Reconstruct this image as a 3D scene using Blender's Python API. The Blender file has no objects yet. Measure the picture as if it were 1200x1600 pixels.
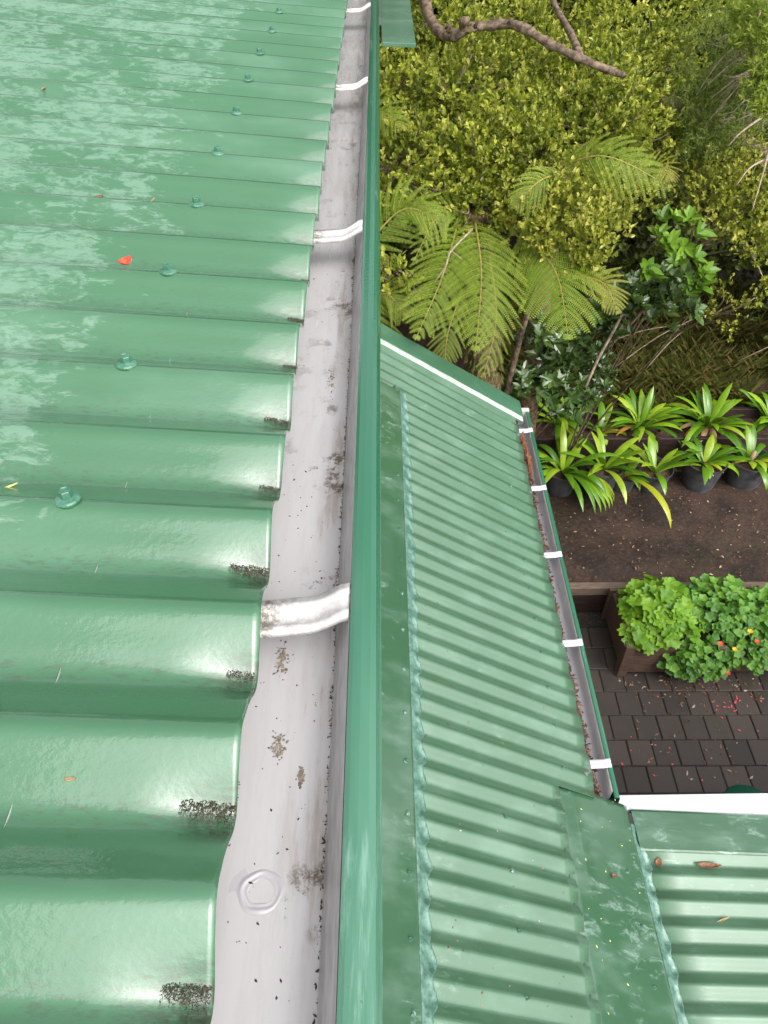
import bpy, math, random
import numpy as np
from mathutils import Vector, Matrix
random.seed(7); RNG = np.random.default_rng(7)
S = bpy.context.scene
COL = S.collection
R = math.radians

# ------------------------------------------------------------------ camera
cam_d = bpy.data.cameras.new('camera'); cam = bpy.data.objects.new('camera', cam_d); COL.objects.link(cam)
cam_d.sensor_fit = 'VERTICAL'; cam_d.sensor_height = 24; cam_d.lens = 24 * 1202 / 1600
cam_d.clip_start = 0.02; cam_d.clip_end = 1000
PITCH = 43.74
cam.rotation_euler = (R(90 - PITCH), 0, R(-0.276))
S.camera = cam
# ------------------------------------------------------------------ world, sun, exposure
w = bpy.data.worlds.new('World'); S.world = w; w.use_nodes = True
nt = w.node_tree; nt.nodes.clear()
wo = nt.nodes.new('ShaderNodeOutputWorld'); bg = nt.nodes.new('ShaderNodeBackground')
sky = nt.nodes.new('ShaderNodeTexSky'); sky.sky_type = 'NISHITA'; sky.sun_disc = False
SUN_EL, SUN_AZ = 48, 146
sky.sun_elevation = R(SUN_EL); sky.sun_rotation = R(SUN_AZ); sky.dust_density = 5; sky.air_density = 1.0; sky.ozone_density = 1
hsv = nt.nodes.new('ShaderNodeHueSaturation'); hsv.inputs['Saturation'].default_value = 0.18
nt.links.new(sky.outputs[0], hsv.inputs['Color']); nt.links.new(hsv.outputs[0], bg.inputs[0]); nt.links.new(bg.outputs[0], wo.inputs[0])
bg.inputs[1].default_value = 0.15
sd = bpy.data.lights.new('sun', 'SUN'); sun = bpy.data.objects.new('sun', sd); COL.objects.link(sun)
sd.energy = 0.8; sd.angle = R(75); sd.color = (1, .97, .92)
az = R(SUN_AZ); sv = Vector((math.sin(az) * math.cos(R(SUN_EL)), math.cos(az) * math.cos(R(SUN_EL)), math.sin(R(SUN_EL))))
sun.rotation_euler = sv.to_track_quat('Z', 'Y').to_euler()
S.view_settings.view_transform = 'Standard'; S.view_settings.look = 'None'; S.view_settings.gamma = 1
S.view_settings.exposure = 0.95
try:
    S.cycles.max_bounces = 6; S.cycles.diffuse_bounces = 3; S.cycles.glossy_bounces = 3; S.cycles.transmission_bounces = 4
except Exception: pass

# ------------------------------------------------------------------ pixel -> world, at a real depth
_th = R(PITCH); _ps = R(0.276)
def ray(u, v):
    x = (u - 600) / 1202; d = (v - 800) / 1202
    f = (x, math.cos(_th) - d * math.sin(_th), -math.sin(_th) - d * math.cos(_th))
    return Vector((f[0] * math.cos(_ps) + f[1] * math.sin(_ps), -f[0] * math.sin(_ps) + f[1] * math.cos(_ps), f[2]))
def pt(u, v, t): return ray(u, v) * t
def pz(u, v, z):
    r = ray(u, v); return r * (z / r.z)
def ps(u, v, z0, x0, s):                      # on the plane z = z0 - s (x - x0)
    r = ray(u, v); t = (z0 + s * x0) / (r.z + s * r.x); return r * t

# ------------------------------------------------------------------ materials
def new_mat(name):
    m = bpy.data.materials.new(name); m.use_nodes = True
    n = m.node_tree.nodes; b = n['Principled BSDF']; return m, m.node_tree, b
class NT:
    def __init__(s, name):
        s.m, s.t, s.b = new_mat(name); s.n = s.t.nodes
    def link(s, a, b): s.t.links.new(a, b)
    def coord(s, scale=(1, 1, 1), kind='Object'):
        c = s.n.new('ShaderNodeTexCoord'); mp = s.n.new('ShaderNodeMapping'); mp.inputs['Scale'].default_value = scale
        s.link(c.outputs[kind], mp.inputs[0]); return mp.outputs[0]
    def noise(s, vec, scale, detail=4, rough=.55, dist=0):
        x = s.n.new('ShaderNodeTexNoise'); x.inputs['Scale'].default_value = scale; x.inputs['Detail'].default_value = detail
        x.inputs['Roughness'].default_value = rough; x.inputs['Distortion'].default_value = dist
        s.link(vec, x.inputs['Vector']); return x.outputs[0]
    def voro(s, vec, scale, feature='F1', rnd=1):
        x = s.n.new('ShaderNodeTexVoronoi'); x.inputs['Scale'].default_value = scale; x.feature = feature
        x.inputs['Randomness'].default_value = rnd
        s.link(vec, x.inputs['Vector']); return x
    def ramp(s, f, pts):
        x = s.n.new('ShaderNodeValToRGB'); e = x.color_ramp.elements
        while len(e) > 1: e.remove(e[-1])
        for i, (p, c) in enumerate(pts):
            el = e[0] if i == 0 else e.new(p)
            el.position = p; el.color = (c, c, c, 1) if isinstance(c, (int, float)) else (*c, 1)
        s.link(f, x.inputs[0]); return x.outputs[0]
    def mix(s, f, a, b, mode='MIX'):
        x = s.n.new('ShaderNodeMix'); x.data_type = 'RGBA'; x.blend_type = mode
        for inp, val in ((x.inputs[0], f), (x.inputs[6], a), (x.inputs[7], b)):
            if isinstance(val, (int, float)): inp.default_value = val if inp is x.inputs[0] or inp == x.inputs[0] else (val, val, val, 1)
            elif isinstance(val, tuple): inp.default_value = (*val, 1)
            else: s.link(val, inp)
        return x.outputs[2]
    def math(s, op, a, b=0, c=None, clamp=False):
        x = s.n.new('ShaderNodeMath'); x.operation = op; x.use_clamp = clamp
        for i, val in enumerate((a, b, c)):
            if val is None: continue
            if isinstance(val, (int, float)): x.inputs[i].default_value = val
            else: s.link(val, x.inputs[i])
        return x.outputs[0]
    def sep(s, vec):
        x = s.n.new('ShaderNodeSeparateXYZ'); s.link(vec, x.inputs[0]); return x.outputs
    def attr(s, name):
        x = s.n.new('ShaderNodeAttribute'); x.attribute_name = name; return x.outputs['Fac']
    def smooth(s, v, a, b):                  # smoothstep between a and b
        x = s.n.new('ShaderNodeMapRange'); x.interpolation_type = 'SMOOTHSTEP'
        x.inputs[1].default_value = a; x.inputs[2].default_value = b; s.link(v, x.inputs[0]); return x.outputs[0]
    def bump(s, h, strength, dist=.001, prev=None):
        x = s.n.new('ShaderNodeBump'); x.inputs['Strength'].default_value = strength; x.inputs['Distance'].default_value = dist
        s.link(h, x.inputs['Height'])
        if prev is not None: s.link(prev, x.inputs['Normal'])
        return x.outputs[0]
    def set(s, **k):
        for key, val in k.items():
            i = s.b.inputs[key.replace('_', ' ')]
            if isinstance(val, (int, float)): i.default_value = val
            elif isinstance(val, tuple): i.default_value = (*val, 1) if len(val) == 3 else val
            else: s.link(val, i)
        return s.m

def green_metal(name, base, pale, patch_x=None, patch_amt=.5, scale=1.0, thr=.5, dirt=False, rough=(.3, .1), st=(.55, 1.5, 1.0), coat=1.75):
    base = tuple(c * .80 for c in base)
    m = NT(name); v = m.coord()
    v2 = m.coord(st)
    big = m.noise(v, 3.2 * scale, 3)
    p1 = m.noise(v2, 34 * scale, 9, .72, .5)
    p2 = m.noise(v, 5 * scale, 2)
    f = m.math('ADD', m.math('MULTIPLY', p1, 1.0), m.math('MULTIPLY', m.math('SUBTRACT', p2, .5), .55))
    if patch_x:                               # painted sky glare on the water film thins out towards the eave
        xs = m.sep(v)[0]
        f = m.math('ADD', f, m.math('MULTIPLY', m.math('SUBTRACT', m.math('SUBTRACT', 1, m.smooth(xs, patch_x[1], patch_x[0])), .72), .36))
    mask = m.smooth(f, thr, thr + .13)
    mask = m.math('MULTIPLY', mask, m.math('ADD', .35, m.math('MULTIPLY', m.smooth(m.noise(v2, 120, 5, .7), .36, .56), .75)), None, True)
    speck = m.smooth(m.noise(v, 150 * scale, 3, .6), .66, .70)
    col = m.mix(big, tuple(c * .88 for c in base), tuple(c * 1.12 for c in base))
    col = m.mix(m.math('MULTIPLY', mask, patch_amt), col, pale)  # sky mirrored in the wet film, painted as pale base colour
    sky_sheen = m.smooth(m.noise(v2, 7, 4), .45, .75)
    col = m.mix(m.math('MULTIPLY', sky_sheen, .20), col, pale)  # broad sky reflection on the metal, mixed into the base colour
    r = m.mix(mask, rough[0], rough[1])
    if dirt:
        va = m.attr('valley')
        dn = m.noise(m.coord((1.6, 5, 5)), 70, 6, .75)
        dm = m.math('MULTIPLY', m.smooth(va, .55, .95), m.smooth(dn, .50, .62))
        ea = m.attr('eave')
        dm2 = m.math('MULTIPLY', m.math('MULTIPLY', ea, m.smooth(va, .35, .8)), m.smooth(dn, .36, .56))
        col = m.mix(m.math('MULTIPLY', dm, .55), col, (.055, .085, .05))
        col = m.mix(m.math('MULTIPLY', dm2, .75), col, (.04, .05, .03))
    rd = m.smooth(m.noise(v, 420, 2), .735, .75)
    col = m.mix(m.math('MULTIPLY', rd, .5), col, (.05, .05, .03))
    fine = m.noise(m.coord((1, 1.3, 1)), 230, 3, .6)
    edge = m.noise(v2, 60, 5, .6)
    bn = m.bump(fine, .11, .0012)
    bn = m.bump(mask, .25, .0006, bn)
    bn = m.bump(edge, .06, .002, bn)
    m.set(Base_Color=col, Roughness=r, Normal=bn, Coat_Weight=m.math('ADD', m.math('MULTIPLY', mask, .25), .75), Coat_Roughness=.045, Coat_IOR=coat)
    m.link(bn, m.b.inputs['Coat Normal'])
    return m.m
GREEN = (.125, .33, .195); PALE = (.40, .62, .52)
M = {}
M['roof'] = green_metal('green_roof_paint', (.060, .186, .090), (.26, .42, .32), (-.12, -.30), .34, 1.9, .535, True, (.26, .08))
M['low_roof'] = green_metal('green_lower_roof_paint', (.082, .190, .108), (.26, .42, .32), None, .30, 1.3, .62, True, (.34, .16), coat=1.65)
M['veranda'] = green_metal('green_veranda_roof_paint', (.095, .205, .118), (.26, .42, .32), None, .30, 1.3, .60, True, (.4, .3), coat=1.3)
M['flash'] = green_metal('green_flashing_paint', (.052, .145, .073), (.36, .50, .44), None, .42, .55, .56, False, (.32, .14))
M['barge'] = green_metal('green_barge_paint', (.07, .20, .12), (.2, .38, .27), None, .25, .5, .64, False, (.35, .2))
M['bead'] = green_metal('green_bead_paint', (.030, .175, .095), (.30, .50, .40), None, .38, .9, .60, False, (.22, .06), (2.2, .22, 2.2), 1.6)
M['far_panel'] = green_metal('green_far_flashing_paint', (.075, .215, .115), (.4, .6, .5), None, .3, .7, .6, False, (.3, .15))

def gutter_mat(name, dirty=1.0):
    m = NT(name); v = m.coord(); st = m.coord((6, .7, 2))
    x = m.sep(v)[0]; y = m.sep(v)[1]
    n1 = m.noise(st, 22, 6, .7); n2 = m.noise(v, 55, 8, .75); n3 = m.noise(v, 7, 3)
    base = m.mix(n3, (.52, .505, .51), (.60, .585, .595))
    front = m.smooth(x, -.062, -.034)
    far = m.smooth(y, .5, 1.6)
    stain = m.math('MULTIPLY', m.smooth(n1, .44, .66), m.math('ADD', m.math('MULTIPLY', front, .9), m.math('ADD', m.math('MULTIPLY', far, .7), .16)))
    base = m.mix(m.math('MULTIPLY', stain, .6 * dirty), base, (.30, .24, .20))
    clump = m.math('MULTIPLY', m.smooth(n2, .52, .59), m.smooth(m.noise(m.coord((1.2, .8, 1)), 19, 2), .52, .62))
    clump = m.math('MULTIPLY', clump, m.math('ADD', m.math('MULTIPLY', front, .7), .3))
    base = m.mix(m.math('MULTIPLY', clump, .85 * dirty), base, (.11, .08, .045))
    sp = m.smooth(m.noise(v, 260, 2), .74, .76)
    base = m.mix(m.math('MULTIPLY', sp, .7), base, (.03, .025, .02))
    bn = m.bump(n1, .08, .001); bn = m.bump(clump, .4, .002, bn)
    return m.set(Base_Color=base, Roughness=m.mix(stain, .22, .5), Normal=bn, Coat_Weight=.4, Coat_Roughness=.08)
M['gutter'] = gutter_mat('pale_grey_gutter_lining')
def simple(name, a, b, scale=20, rough=.5, bump=.1, coat=0, stretch=(1, 1, 1), bscale=None, **k):
    m = NT(name); v = m.coord(stretch); n = m.noise(v, scale, 6, .65)
    c = m.mix(m.smooth(n, .32, .68), a, b)
    bn = m.bump(m.noise(v, bscale or scale * 3, 5), bump, .004)
    m.set(Base_Color=c, Roughness=rough, Normal=bn, Coat_Weight=coat, Coat_Roughness=.1, **k); return m.m
M['gutter_wall'] = simple('grimy_gutter_front', (.42, .39, .39), (.62, .59, .60), 60, .45, .05, .2, (4, .6, 2))
def strap_mat():
    m = NT('white_strap_paint'); v = m.coord()
    g = m.smooth(m.noise(v, 190, 7, .8), .46, .56)
    x = m.sep(v)[0]
    k = m.math('MULTIPLY', g, m.math('ADD', m.math('MULTIPLY', m.smooth(x, -.045, -.075), .75), .25))
    c = m.mix(m.math('MULTIPLY', k, .8), (.60, .585, .575), (.14, .10, .06))
    return m.set(Base_Color=c, Roughness=.3, Coat_Weight=.3)
M['strap'] = strap_mat()
M['white'] = simple('white_painted_metal', (.62, .60, .65), (.72, .70, .75), 9, .35, .02, .2)
M['low_grey'] = simple('grey_lower_gutter_lining', (.62, .60, .63), (.78, .76, .79), 14, .45, .05, .2, (3, .6, 1))
M['screw'] = simple('green_glossy_screw', (.035, .14, .085), (.09, .22, .15), 160, .3, .1, .3)
M['screw_dark'] = simple('dull_green_screw', (.03, .11, .07), (.08, .19, .13), 160, .3, .1, .3)
M['soft'] = simple('blue_green_soft_edge', (.05, .14, .10), (.16, .28, .23), 48, .38, .6, .3, bscale=70)
M['seal'] = simple('pale_sealant', (.24, .38, .27), (.40, .50, .40), 60, .5, .2)
M['fold_glint'] = simple('painted_barge_glint', (.36, .46, .38), (.60, .66, .60), 30, .35, .1, .3)  # pale tone paints the bright glint along the barge fold
M['debris'] = simple('dark_wet_leaf_debris', (.014, .012, .008), (.06, .04, .022), 90, .55, .5)
M['mossy'] = simple('dark_green_brown_moss', (.016, .018, .010), (.085, .075, .04), 300, .7, .3)
M['redbrown'] = simple('red_brown_dead_frond', (.14, .05, .02), (.28, .12, .055), 60, .6, .6)
M['grit'] = simple('pale_grit_debris', (.16, .12, .08), (.36, .30, .23), 120, .7, .6)
M['black'] = simple('black_bits', (.01, .01, .008), (.03, .02, .015), 90, .5, .1)
M['red'] = simple('red_petal', (.55, .04, .02), (.75, .14, .07), 120, .4, .2)
M['pink'] = simple('pink_petal', (.6, .05, .07), (.75, .16, .18), 120, .5, .2)
M['tan'] = simple('tan_dry_leaf', (.26, .17, .08), (.42, .31, .16), 120, .6, .2)
M['brown'] = simple('brown_dry_leaf', (.14, .06, .03), (.28, .14, .07), 120, .6, .3)
M['yellow'] = simple('yellow_leaf_bit', (.55, .50, .12), (.70, .62, .25), 120, .5, .2)
M['wall'] = simple('weatherboard_paint', (.50, .50, .46), (.58, .57, .53), 6, .6, .1)
M['glass'] = NT('window_glass').set(Base_Color=(.03, .04, .04), Roughness=.05)
M['timber'] = simple('weathered_timber', (.105, .07, .05), (.20, .145, .11), 12, .7, .4, 0, (1, 9, 9))
M['dark_timber'] = simple('dark_stained_timber', (.022, .012, .012), (.055, .033, .03), 12, .5, .3, .15, (1, 9, 9))
M['planter'] = simple('brown_stained_timber', (.075, .045, .03), (.15, .095, .07), 9, .6, .35, .1, (1, 9, 9))
M['pot'] = simple('black_plastic_pot', (.045, .048, .054), (.095, .10, .11), 12, .42, .1)
M['soil'] = simple('dark_potting_soil', (.02, .011, .006), (.13, .075, .045), 60, .9, .9)
M['tub'] = simple('dark_green_plastic', (.008, .07, .045), (.012, .09, .06), 10, .3, .05)
M['bark'] = simple('grey_brown_bark', (.05, .03, .02), (.26, .19, .13), 28, .8, .9, 0, (1, 1, 1))
M['fern_bark'] = simple('shaggy_fern_trunk', (.05, .03, .02), (.30, .20, .11), 45, .9, .9)
M['twig'] = simple('pale_dead_twig', (.22, .16, .11), (.42, .34, .26), 30, .8, .3)

def garden_mat():
    m = NT('bare_wet_soil'); v = m.coord()
    n = m.noise(v, 2.2, 8, .7); f = m.noise(v, 26, 8, .75)
    c = m.mix(m.smooth(n, .38, .62), (.020, .011, .0075), (.062, .034, .023))
    c = m.mix(m.math('MULTIPLY', m.smooth(f, .5, .7), .5), c, (.15, .09, .055))
    pal = m.smooth(m.noise(v, 48, 3), .70, .73)
    c = m.mix(m.math('MULTIPLY', pal, .6), c, (.30, .19, .11))
    gr = m.math('MULTIPLY', m.smooth(m.noise(v, 1.6, 4), .55, .7), m.smooth(f, .45, .6))
    c = m.mix(m.math('MULTIPLY', gr, .5), c, (.035, .05, .015))
    return m.set(Base_Color=c, Roughness=m.mix(n, .45, .9), Normal=m.bump(f, .9, .02))
M['ground'] = garden_mat()
def paver_mat():
    m = NT('dark_wet_pavers'); v = m.coord(); r = m.attr('rnd')
    n = m.noise(v, 6, 6, .7); f = m.noise(v, 80, 5, .7)
    c = m.mix(r, (.034, .029, .026), (.080, .062, .053))
    c = m.mix(m.math('MULTIPLY', m.smooth(n, .45, .7), .7), c, (.065, .045, .036))
    c = m.mix(m.math('MULTIPLY', m.smooth(f, .6, .72), .35), c, (.09, .075, .065))
    g = m.math('MULTIPLY', m.smooth(m.noise(v, 3.1, 5), .58, .68), m.smooth(f, .4, .6))
    c = m.mix(m.math('MULTIPLY', g, .5), c, (.03, .045, .015))
    return m.set(Base_Color=c, Roughness=m.mix(n, .38, .7), Normal=m.bump(f, .35, .004))
M['paver'] = paver_mat()
M['joint'] = simple('paver_joint_grit', (.010, .009, .007), (.05, .042, .03), 60, .9, .6)

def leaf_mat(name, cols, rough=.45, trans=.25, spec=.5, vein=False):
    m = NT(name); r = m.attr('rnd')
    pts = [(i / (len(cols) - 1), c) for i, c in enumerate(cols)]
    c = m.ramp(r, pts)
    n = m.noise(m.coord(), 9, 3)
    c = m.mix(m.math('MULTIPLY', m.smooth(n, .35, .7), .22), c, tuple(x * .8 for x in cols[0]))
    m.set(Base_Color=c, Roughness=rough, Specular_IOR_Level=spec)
    tr = m.n.new('ShaderNodeBsdfTranslucent'); mx = m.n.new('ShaderNodeMixShader'); mx.inputs[0].default_value = trans
    g = m.mix(.5, c, (.25, .38, .03), 'MIX'); m.link(g, tr.inputs[0])
    out = m.n['Material Output']; m.link(m.b.outputs[0], mx.inputs[1]); m.link(tr.outputs[0], mx.inputs[2]); m.link(mx.outputs[0], out.inputs[0])
    return m.m
M['leafA'] = leaf_mat('olive_small_leaves', [(.08, .11, .012), (.21, .26, .025), (.36, .40, .045), (.50, .52, .075), (.62, .57, .14)], .42, .35)
M['leafB'] = leaf_mat('yellow_small_leaves', [(.14, .17, .018), (.30, .33, .035), (.46, .46, .07), (.62, .57, .14)], .45, .3)
M['leafDeep'] = leaf_mat('dark_bush_leaves', [(.035, .05, .008), (.075, .10, .014), (.13, .16, .02)], .5, .15)
M['gloss'] = leaf_mat('dark_glossy_leaves', [(.03, .065, .016), (.065, .125, .028), (.12, .19, .045)], .25, .08, .9)
M['bright'] = leaf_mat('bright_broad_leaves', [(.06, .14, .014), (.13, .26, .024), (.22, .38, .04)], .28, .25)
M['kanuka'] = leaf_mat('feathery_green_leaves', [(.12, .19, .03), (.22, .30, .05), (.34, .40, .09)], .6, .3)
M['lime'] = leaf_mat('lime_needle_leaves', [(.16, .24, .02), (.28, .36, .04), (.40, .46, .07)], .5, .35)
M['fern'] = leaf_mat('fern_frond_green', [(.12, .21, .012), (.20, .33, .020), (.32, .45, .035)], .5, .3)
M['fern_pale'] = leaf_mat('fern_frond_yellow', [(.22, .28, .02), (.34, .38, .04), (.46, .46, .06)], .5, .3)
M['rachis'] = simple('yellow_frond_rib', (.20, .19, .035), (.34, .29, .07), 40, .5, .1)
M['strapleaf'] = leaf_mat('strap_leaf_green', [(.045, .13, .008), (.11, .26, .014), (.24, .42, .022), (.42, .54, .04)], .24, .18, .7)
M['strapyel'] = leaf_mat('strap_leaf_yellow', [(.38, .42, .02), (.50, .50, .03), (.55, .36, .05)], .3, .2)
M['straptan'] = leaf_mat('strap_leaf_dead', [(.45, .30, .16), (.55, .34, .20), (.60, .30, .05)], .5, .15)
M['gera'] = leaf_mat('bright_lobed_leaves', [(.09, .24, .014), (.18, .38, .022), (.28, .50, .035)], .5, .3)
M['nast'] = leaf_mat('blue_green_lobed_leaves', [(.05, .16, .018), (.10, .27, .03), (.19, .40, .045)], .5, .25)
M['grass'] = leaf_mat('olive_brown_grass', [(.05, .07, .010), (.10, .12, .018), (.15, .14, .03), (.22, .15, .05)], .6, .2)
M['flower_red'] = simple('red_flower', (.62, .05, .025), (.75, .12, .06), 40, .5, .1)
M['flower_yel'] = simple('yellow_flower', (.70, .42, .02), (.78, .55, .05), 40, .5, .1)
M['litter_dark'] = leaf_mat('dark_litter_bits', [(.03, .015, .01), (.07, .03, .015), (.13, .055, .025), (.22, .12, .07)], .6, 0)
M['litter'] = leaf_mat('litter_bits', [(.09, .03, .015), (.16, .065, .03), (.24, .11, .05), (.34, .20, .11), (.60, .50, .40)], .7, 0)

# ------------------------------------------------------------------ builders
def mesh_obj(name, verts, faces, mat, parent=None, smooth=False, mats=None, midx=None, attrs=None):
    me = bpy.data.meshes.new(name)
    me.from_pydata([tuple(v) for v in verts], [], faces)
    for mm in (mats or [mat]): me.materials.append(mm)
    if midx is not None: me.polygons.foreach_set('material_index', midx)
    if smooth: me.polygons.foreach_set('use_smooth', [True] * len(faces))
    if attrs:
        for k, (dom, vals) in attrs.items():
            a = me.attributes.new(k, 'FLOAT', dom); a.data.foreach_set('value', np.asarray(vals, dtype=np.float32))
    me.update()
    o = bpy.data.objects.new(name, me); COL.objects.link(o)
    if parent: o.parent = parent
    return o
def quads_obj(name, V, F, mat, parent=None, smooth=False, rnd=None):
    """numpy quads, fast"""
    me = bpy.data.meshes.new(name); nv, nf = len(V), len(F)
    me.vertices.add(nv); me.vertices.foreach_set('co', np.asarray(V, dtype=np.float32).ravel())
    me.loops.add(nf * 4); me.loops.foreach_set('vertex_index', np.asarray(F, dtype=np.int32).ravel())
    me.polygons.add(nf); me.polygons.foreach_set('loop_start', np.arange(nf, dtype=np.int32) * 4)
    me.polygons.foreach_set('use_smooth', np.full(nf, smooth))
    me.materials.append(mat)
    if rnd is not None:
        a = me.attributes.new('rnd', 'FLOAT', 'FACE'); a.data.foreach_set('value', np.asarray(rnd, dtype=np.float32))
    me.update(calc_edges=True); me.validate()
    o = bpy.data.objects.new(name, me); COL.objects.link(o)
    if parent: o.parent = parent
    return o
def grid_obj(name, P, mat, parent=None, smooth=True, attrs=None, thick=0):
    """P: array (n, m, 3)"""
    n, m_ = P.shape[:2]; i = np.arange(n * m_).reshape(n, m_)
    F = np.stack([i[:-1, :-1], i[1:, :-1], i[1:, 1:], i[:-1, 1:]], -1).reshape(-1, 4)
    o = quads_obj(name, P.reshape(-1, 3), F, mat, parent, smooth)
    if attrs:
        for k, vals in attrs.items():
            a = o.data.attributes.new(k, 'FLOAT', 'POINT'); a.data.foreach_set('value', np.asarray(vals, dtype=np.float32).ravel())
    if thick:
        md = o.modifiers.new('solid', 'SOLIDIFY'); md.thickness = thick; md.offset = -1
    return o
def empty(name, loc, label, cat, group=None):
    o = bpy.data.objects.new(name, None); COL.objects.link(o); o.location = loc; o.empty_display_size = .05
    o['label'] = label; o['category'] = cat
    if group: o['group'] = group
    return o
def tag(o, label, cat, group=None, kind=None):
    o['label'] = label; o['category'] = cat
    if group: o['group'] = group
    if kind: o['kind'] = kind
    return o
def struct(o): o['kind'] = 'structure'; return o
class MB:
    def __init__(s): s.v = []; s.f = []
    def box(s, a, b, rot=None, org=None):
        (x0, y0, z0), (x1, y1, z1) = a, b; k = len(s.v)
        vs = [Vector(p) for p in ((x0,y0,z0),(x1,y0,z0),(x1,y1,z0),(x0,y1,z0),(x0,y0,z1),(x1,y0,z1),(x1,y1,z1),(x0,y1,z1))]
        if rot is not None: vs = [rot @ (p - org) + org for p in vs]
        s.v += vs; s.f += [tuple(k + i for i in q) for q in ((0,3,2,1),(4,5,6,7),(0,1,5,4),(1,2,6,5),(2,3,7,6),(3,0,4,7))]
    def hexa(s, low, high):
        k = len(s.v); s.v += [Vector(p) for p in low] + [Vector(p) for p in high]
        s.f += [tuple(k + i for i in q) for q in ((0,3,2,1),(4,5,6,7),(0,1,5,4),(1,2,6,5),(2,3,7,6),(3,0,4,7))]
    def lathe(s, prof, n=16, c=(0, 0, 0), ph=0, jit=0):
        k = len(s.v)
        for r, z in prof:
            for i in range(n):
                a = 2 * math.pi * i / n + ph; s.v.append(Vector((c[0] + r * math.cos(a), c[1] + r * math.sin(a), c[2] + z)))
        for j in range(len(prof) - 1):
            for i in range(n):
                s.f.append((k + j*n + i, k + j*n + (i+1) % n, k + (j+1)*n + (i+1) % n, k + (j+1)*n + i))
        s.f.append(tuple(k + (len(prof)-1)*n + i for i in range(n)))
    def tube(s, pts, rad, n=7, rough=0):
        pts = [Vector(p) for p in pts]; k = len(s.v)
        if not hasattr(rad, '__len__'): rad = [rad] * len(pts)
        for j, p in enumerate(pts):
            t = (pts[min(j + 1, len(pts) - 1)] - pts[max(j - 1, 0)]).normalized()
            a = t.cross(Vector((0.1, .2, 1))).normalized(); b = t.cross(a)
            for i in range(n):
                an = 2 * math.pi * i / n; rr = rad[j] * (1 + random.uniform(-rough, rough))
                s.v.append(p + a * math.cos(an) * rr + b * math.sin(an) * rr)
        for j in range(len(pts) - 1):
            for i in range(n):
                s.f.append((k + j*n + i, k + j*n + (i+1) % n, k + (j+1)*n + (i+1) % n, k + (j+1)*n + i))
        s.f.append(tuple(k + i for i in range(n))[::-1]); s.f.append(tuple(k + (len(pts)-1)*n + i for i in range(n)))
    def build(s, name, mat, parent=None, smooth=False, bevel=0):
        o = mesh_obj(name, s.v, s.f, mat, parent, smooth)
        if bevel:
            b = o.modifiers.new('bevel', 'BEVEL'); b.width = bevel; b.segments = 2; b.limit_method = 'ANGLE'
        return o
def bez(pts, n):
    """Catmull-Rom through pts"""
    P = [Vector(p) for p in pts]; P = [P[0] * 2 - P[1]] + P + [P[-1] * 2 - P[-2]]; out = []
    seg = len(P) - 3
    for i in range(n):
        t = i / (n - 1) * seg; k = min(int(t), seg - 1); t -= k
        a, b, c, d = P[k:k+4]
        out.append(.5 * ((2*b) + (c - a)*t + (2*a - 5*b + 4*c - d)*t*t + (3*b - a - 3*c + d)*t**3))
    return out

# ================================================================== THE HOUSE
house = empty('house', (0, 0, -5.0), 'house with wet green corrugated iron roofs and white gutters, filling the left and bottom', 'house')
HI = Matrix.Translation((0, 0, 5.0))
def hp(o):                                     # parent to the house keeping world coordinates
    o.parent = house; o.matrix_parent_inverse = HI.copy(); return o
PIT = .0762; AMP = .0090
# ---- upper roof
UX0 = -.068; US = .078; UZ = -.354             # eave x, fall, pan level at the eave
UV0 = .0836                                    # y of a pan
def cprof(y, v0):                              # -1 in a pan, +1 on a crest, straight flanks
    a = (y - v0) / PIT * 2 * np.pi; return -(np.cos(a) + .08 * np.cos(3 * a)) / 1.08
ys = np.arange(-.75, 8.2, PIT / 22)
xs = np.concatenate([np.linspace(-2.6, -.42, 12), np.linspace(-.40, -.13, 10), np.linspace(-.12, UX0, 14)])
X, Y = np.meshgrid(xs, ys, indexing='ij')
c = cprof(Y, UV0); vy = (1 - c) / 2
ed = np.clip((X - (UX0 - .050)) / .050, 0, 1); ed = ed * ed * (3 - 2 * ed)
ph = (Y - UV0) / PIT; ph = ph - np.round(ph)
widen = np.exp(-((ph - .07) / .17) ** 2)       # pans dressed down at the eave
Z = UZ + AMP - US * (X - UX0) + AMP * c - ed * widen * .0065
wob = .0009 * np.sin(Y * 31) + .0005 * np.sin(Y * 77 + 1)
edgex = np.where(X == xs[-1], wob - .0015 * vy, 0)
roof = grid_obj('main_roof', np.stack([X + edgex, Y, Z + .0006 * np.sin(X * 9 + Y * 4)], -1)[:, :, :], M['roof'], None, True,
                {'valley': vy * np.clip((ph + .25) * 4, .0, 1), 'eave': ed}, .0008)
hp(roof); roof['label'] = 'large wet green corrugated roof sheet on the left'
def crest_z(x, v0=None): return UZ + 2 * AMP - US * (x - UX0)
def screw_mesh(s=1.0, n=6):
    b = MB()
    b.lathe([(.0082*s, 0), (.0084*s, .0012*s), (.0074*s, .0022*s), (.0052*s, .0030*s), (.0046*s, .0034*s)], 18)
    b.lathe([(.0044*s, .003*s), (.0043*s, .0075*s), (.0037*s, .0082*s), (.0032*s, .0082*s), (.0028*s, .0076*s)], 6, ph=.3)
    return b
SCX = ps(108, 792, UZ + 2 * AMP, UX0, US).x
sc0 = screw_mesh().build('roof_screw', M['screw'], None, False, .0003)
first = True
for k in range(1, 99, 2):
    y = UV0 + PIT * (k + .5)
    if y > 8: break
    o = sc0 if first else sc0.copy()
    if not first: COL.objects.link(o)
    first = False
    x = SCX + random.uniform(-.003, .003)
    o.parent = roof; o.location = (x, y + .003, crest_z(x) - .0006); o.rotation_euler = (random.uniform(-.08, .02), R(4.5), random.uniform(0, 6))
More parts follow.
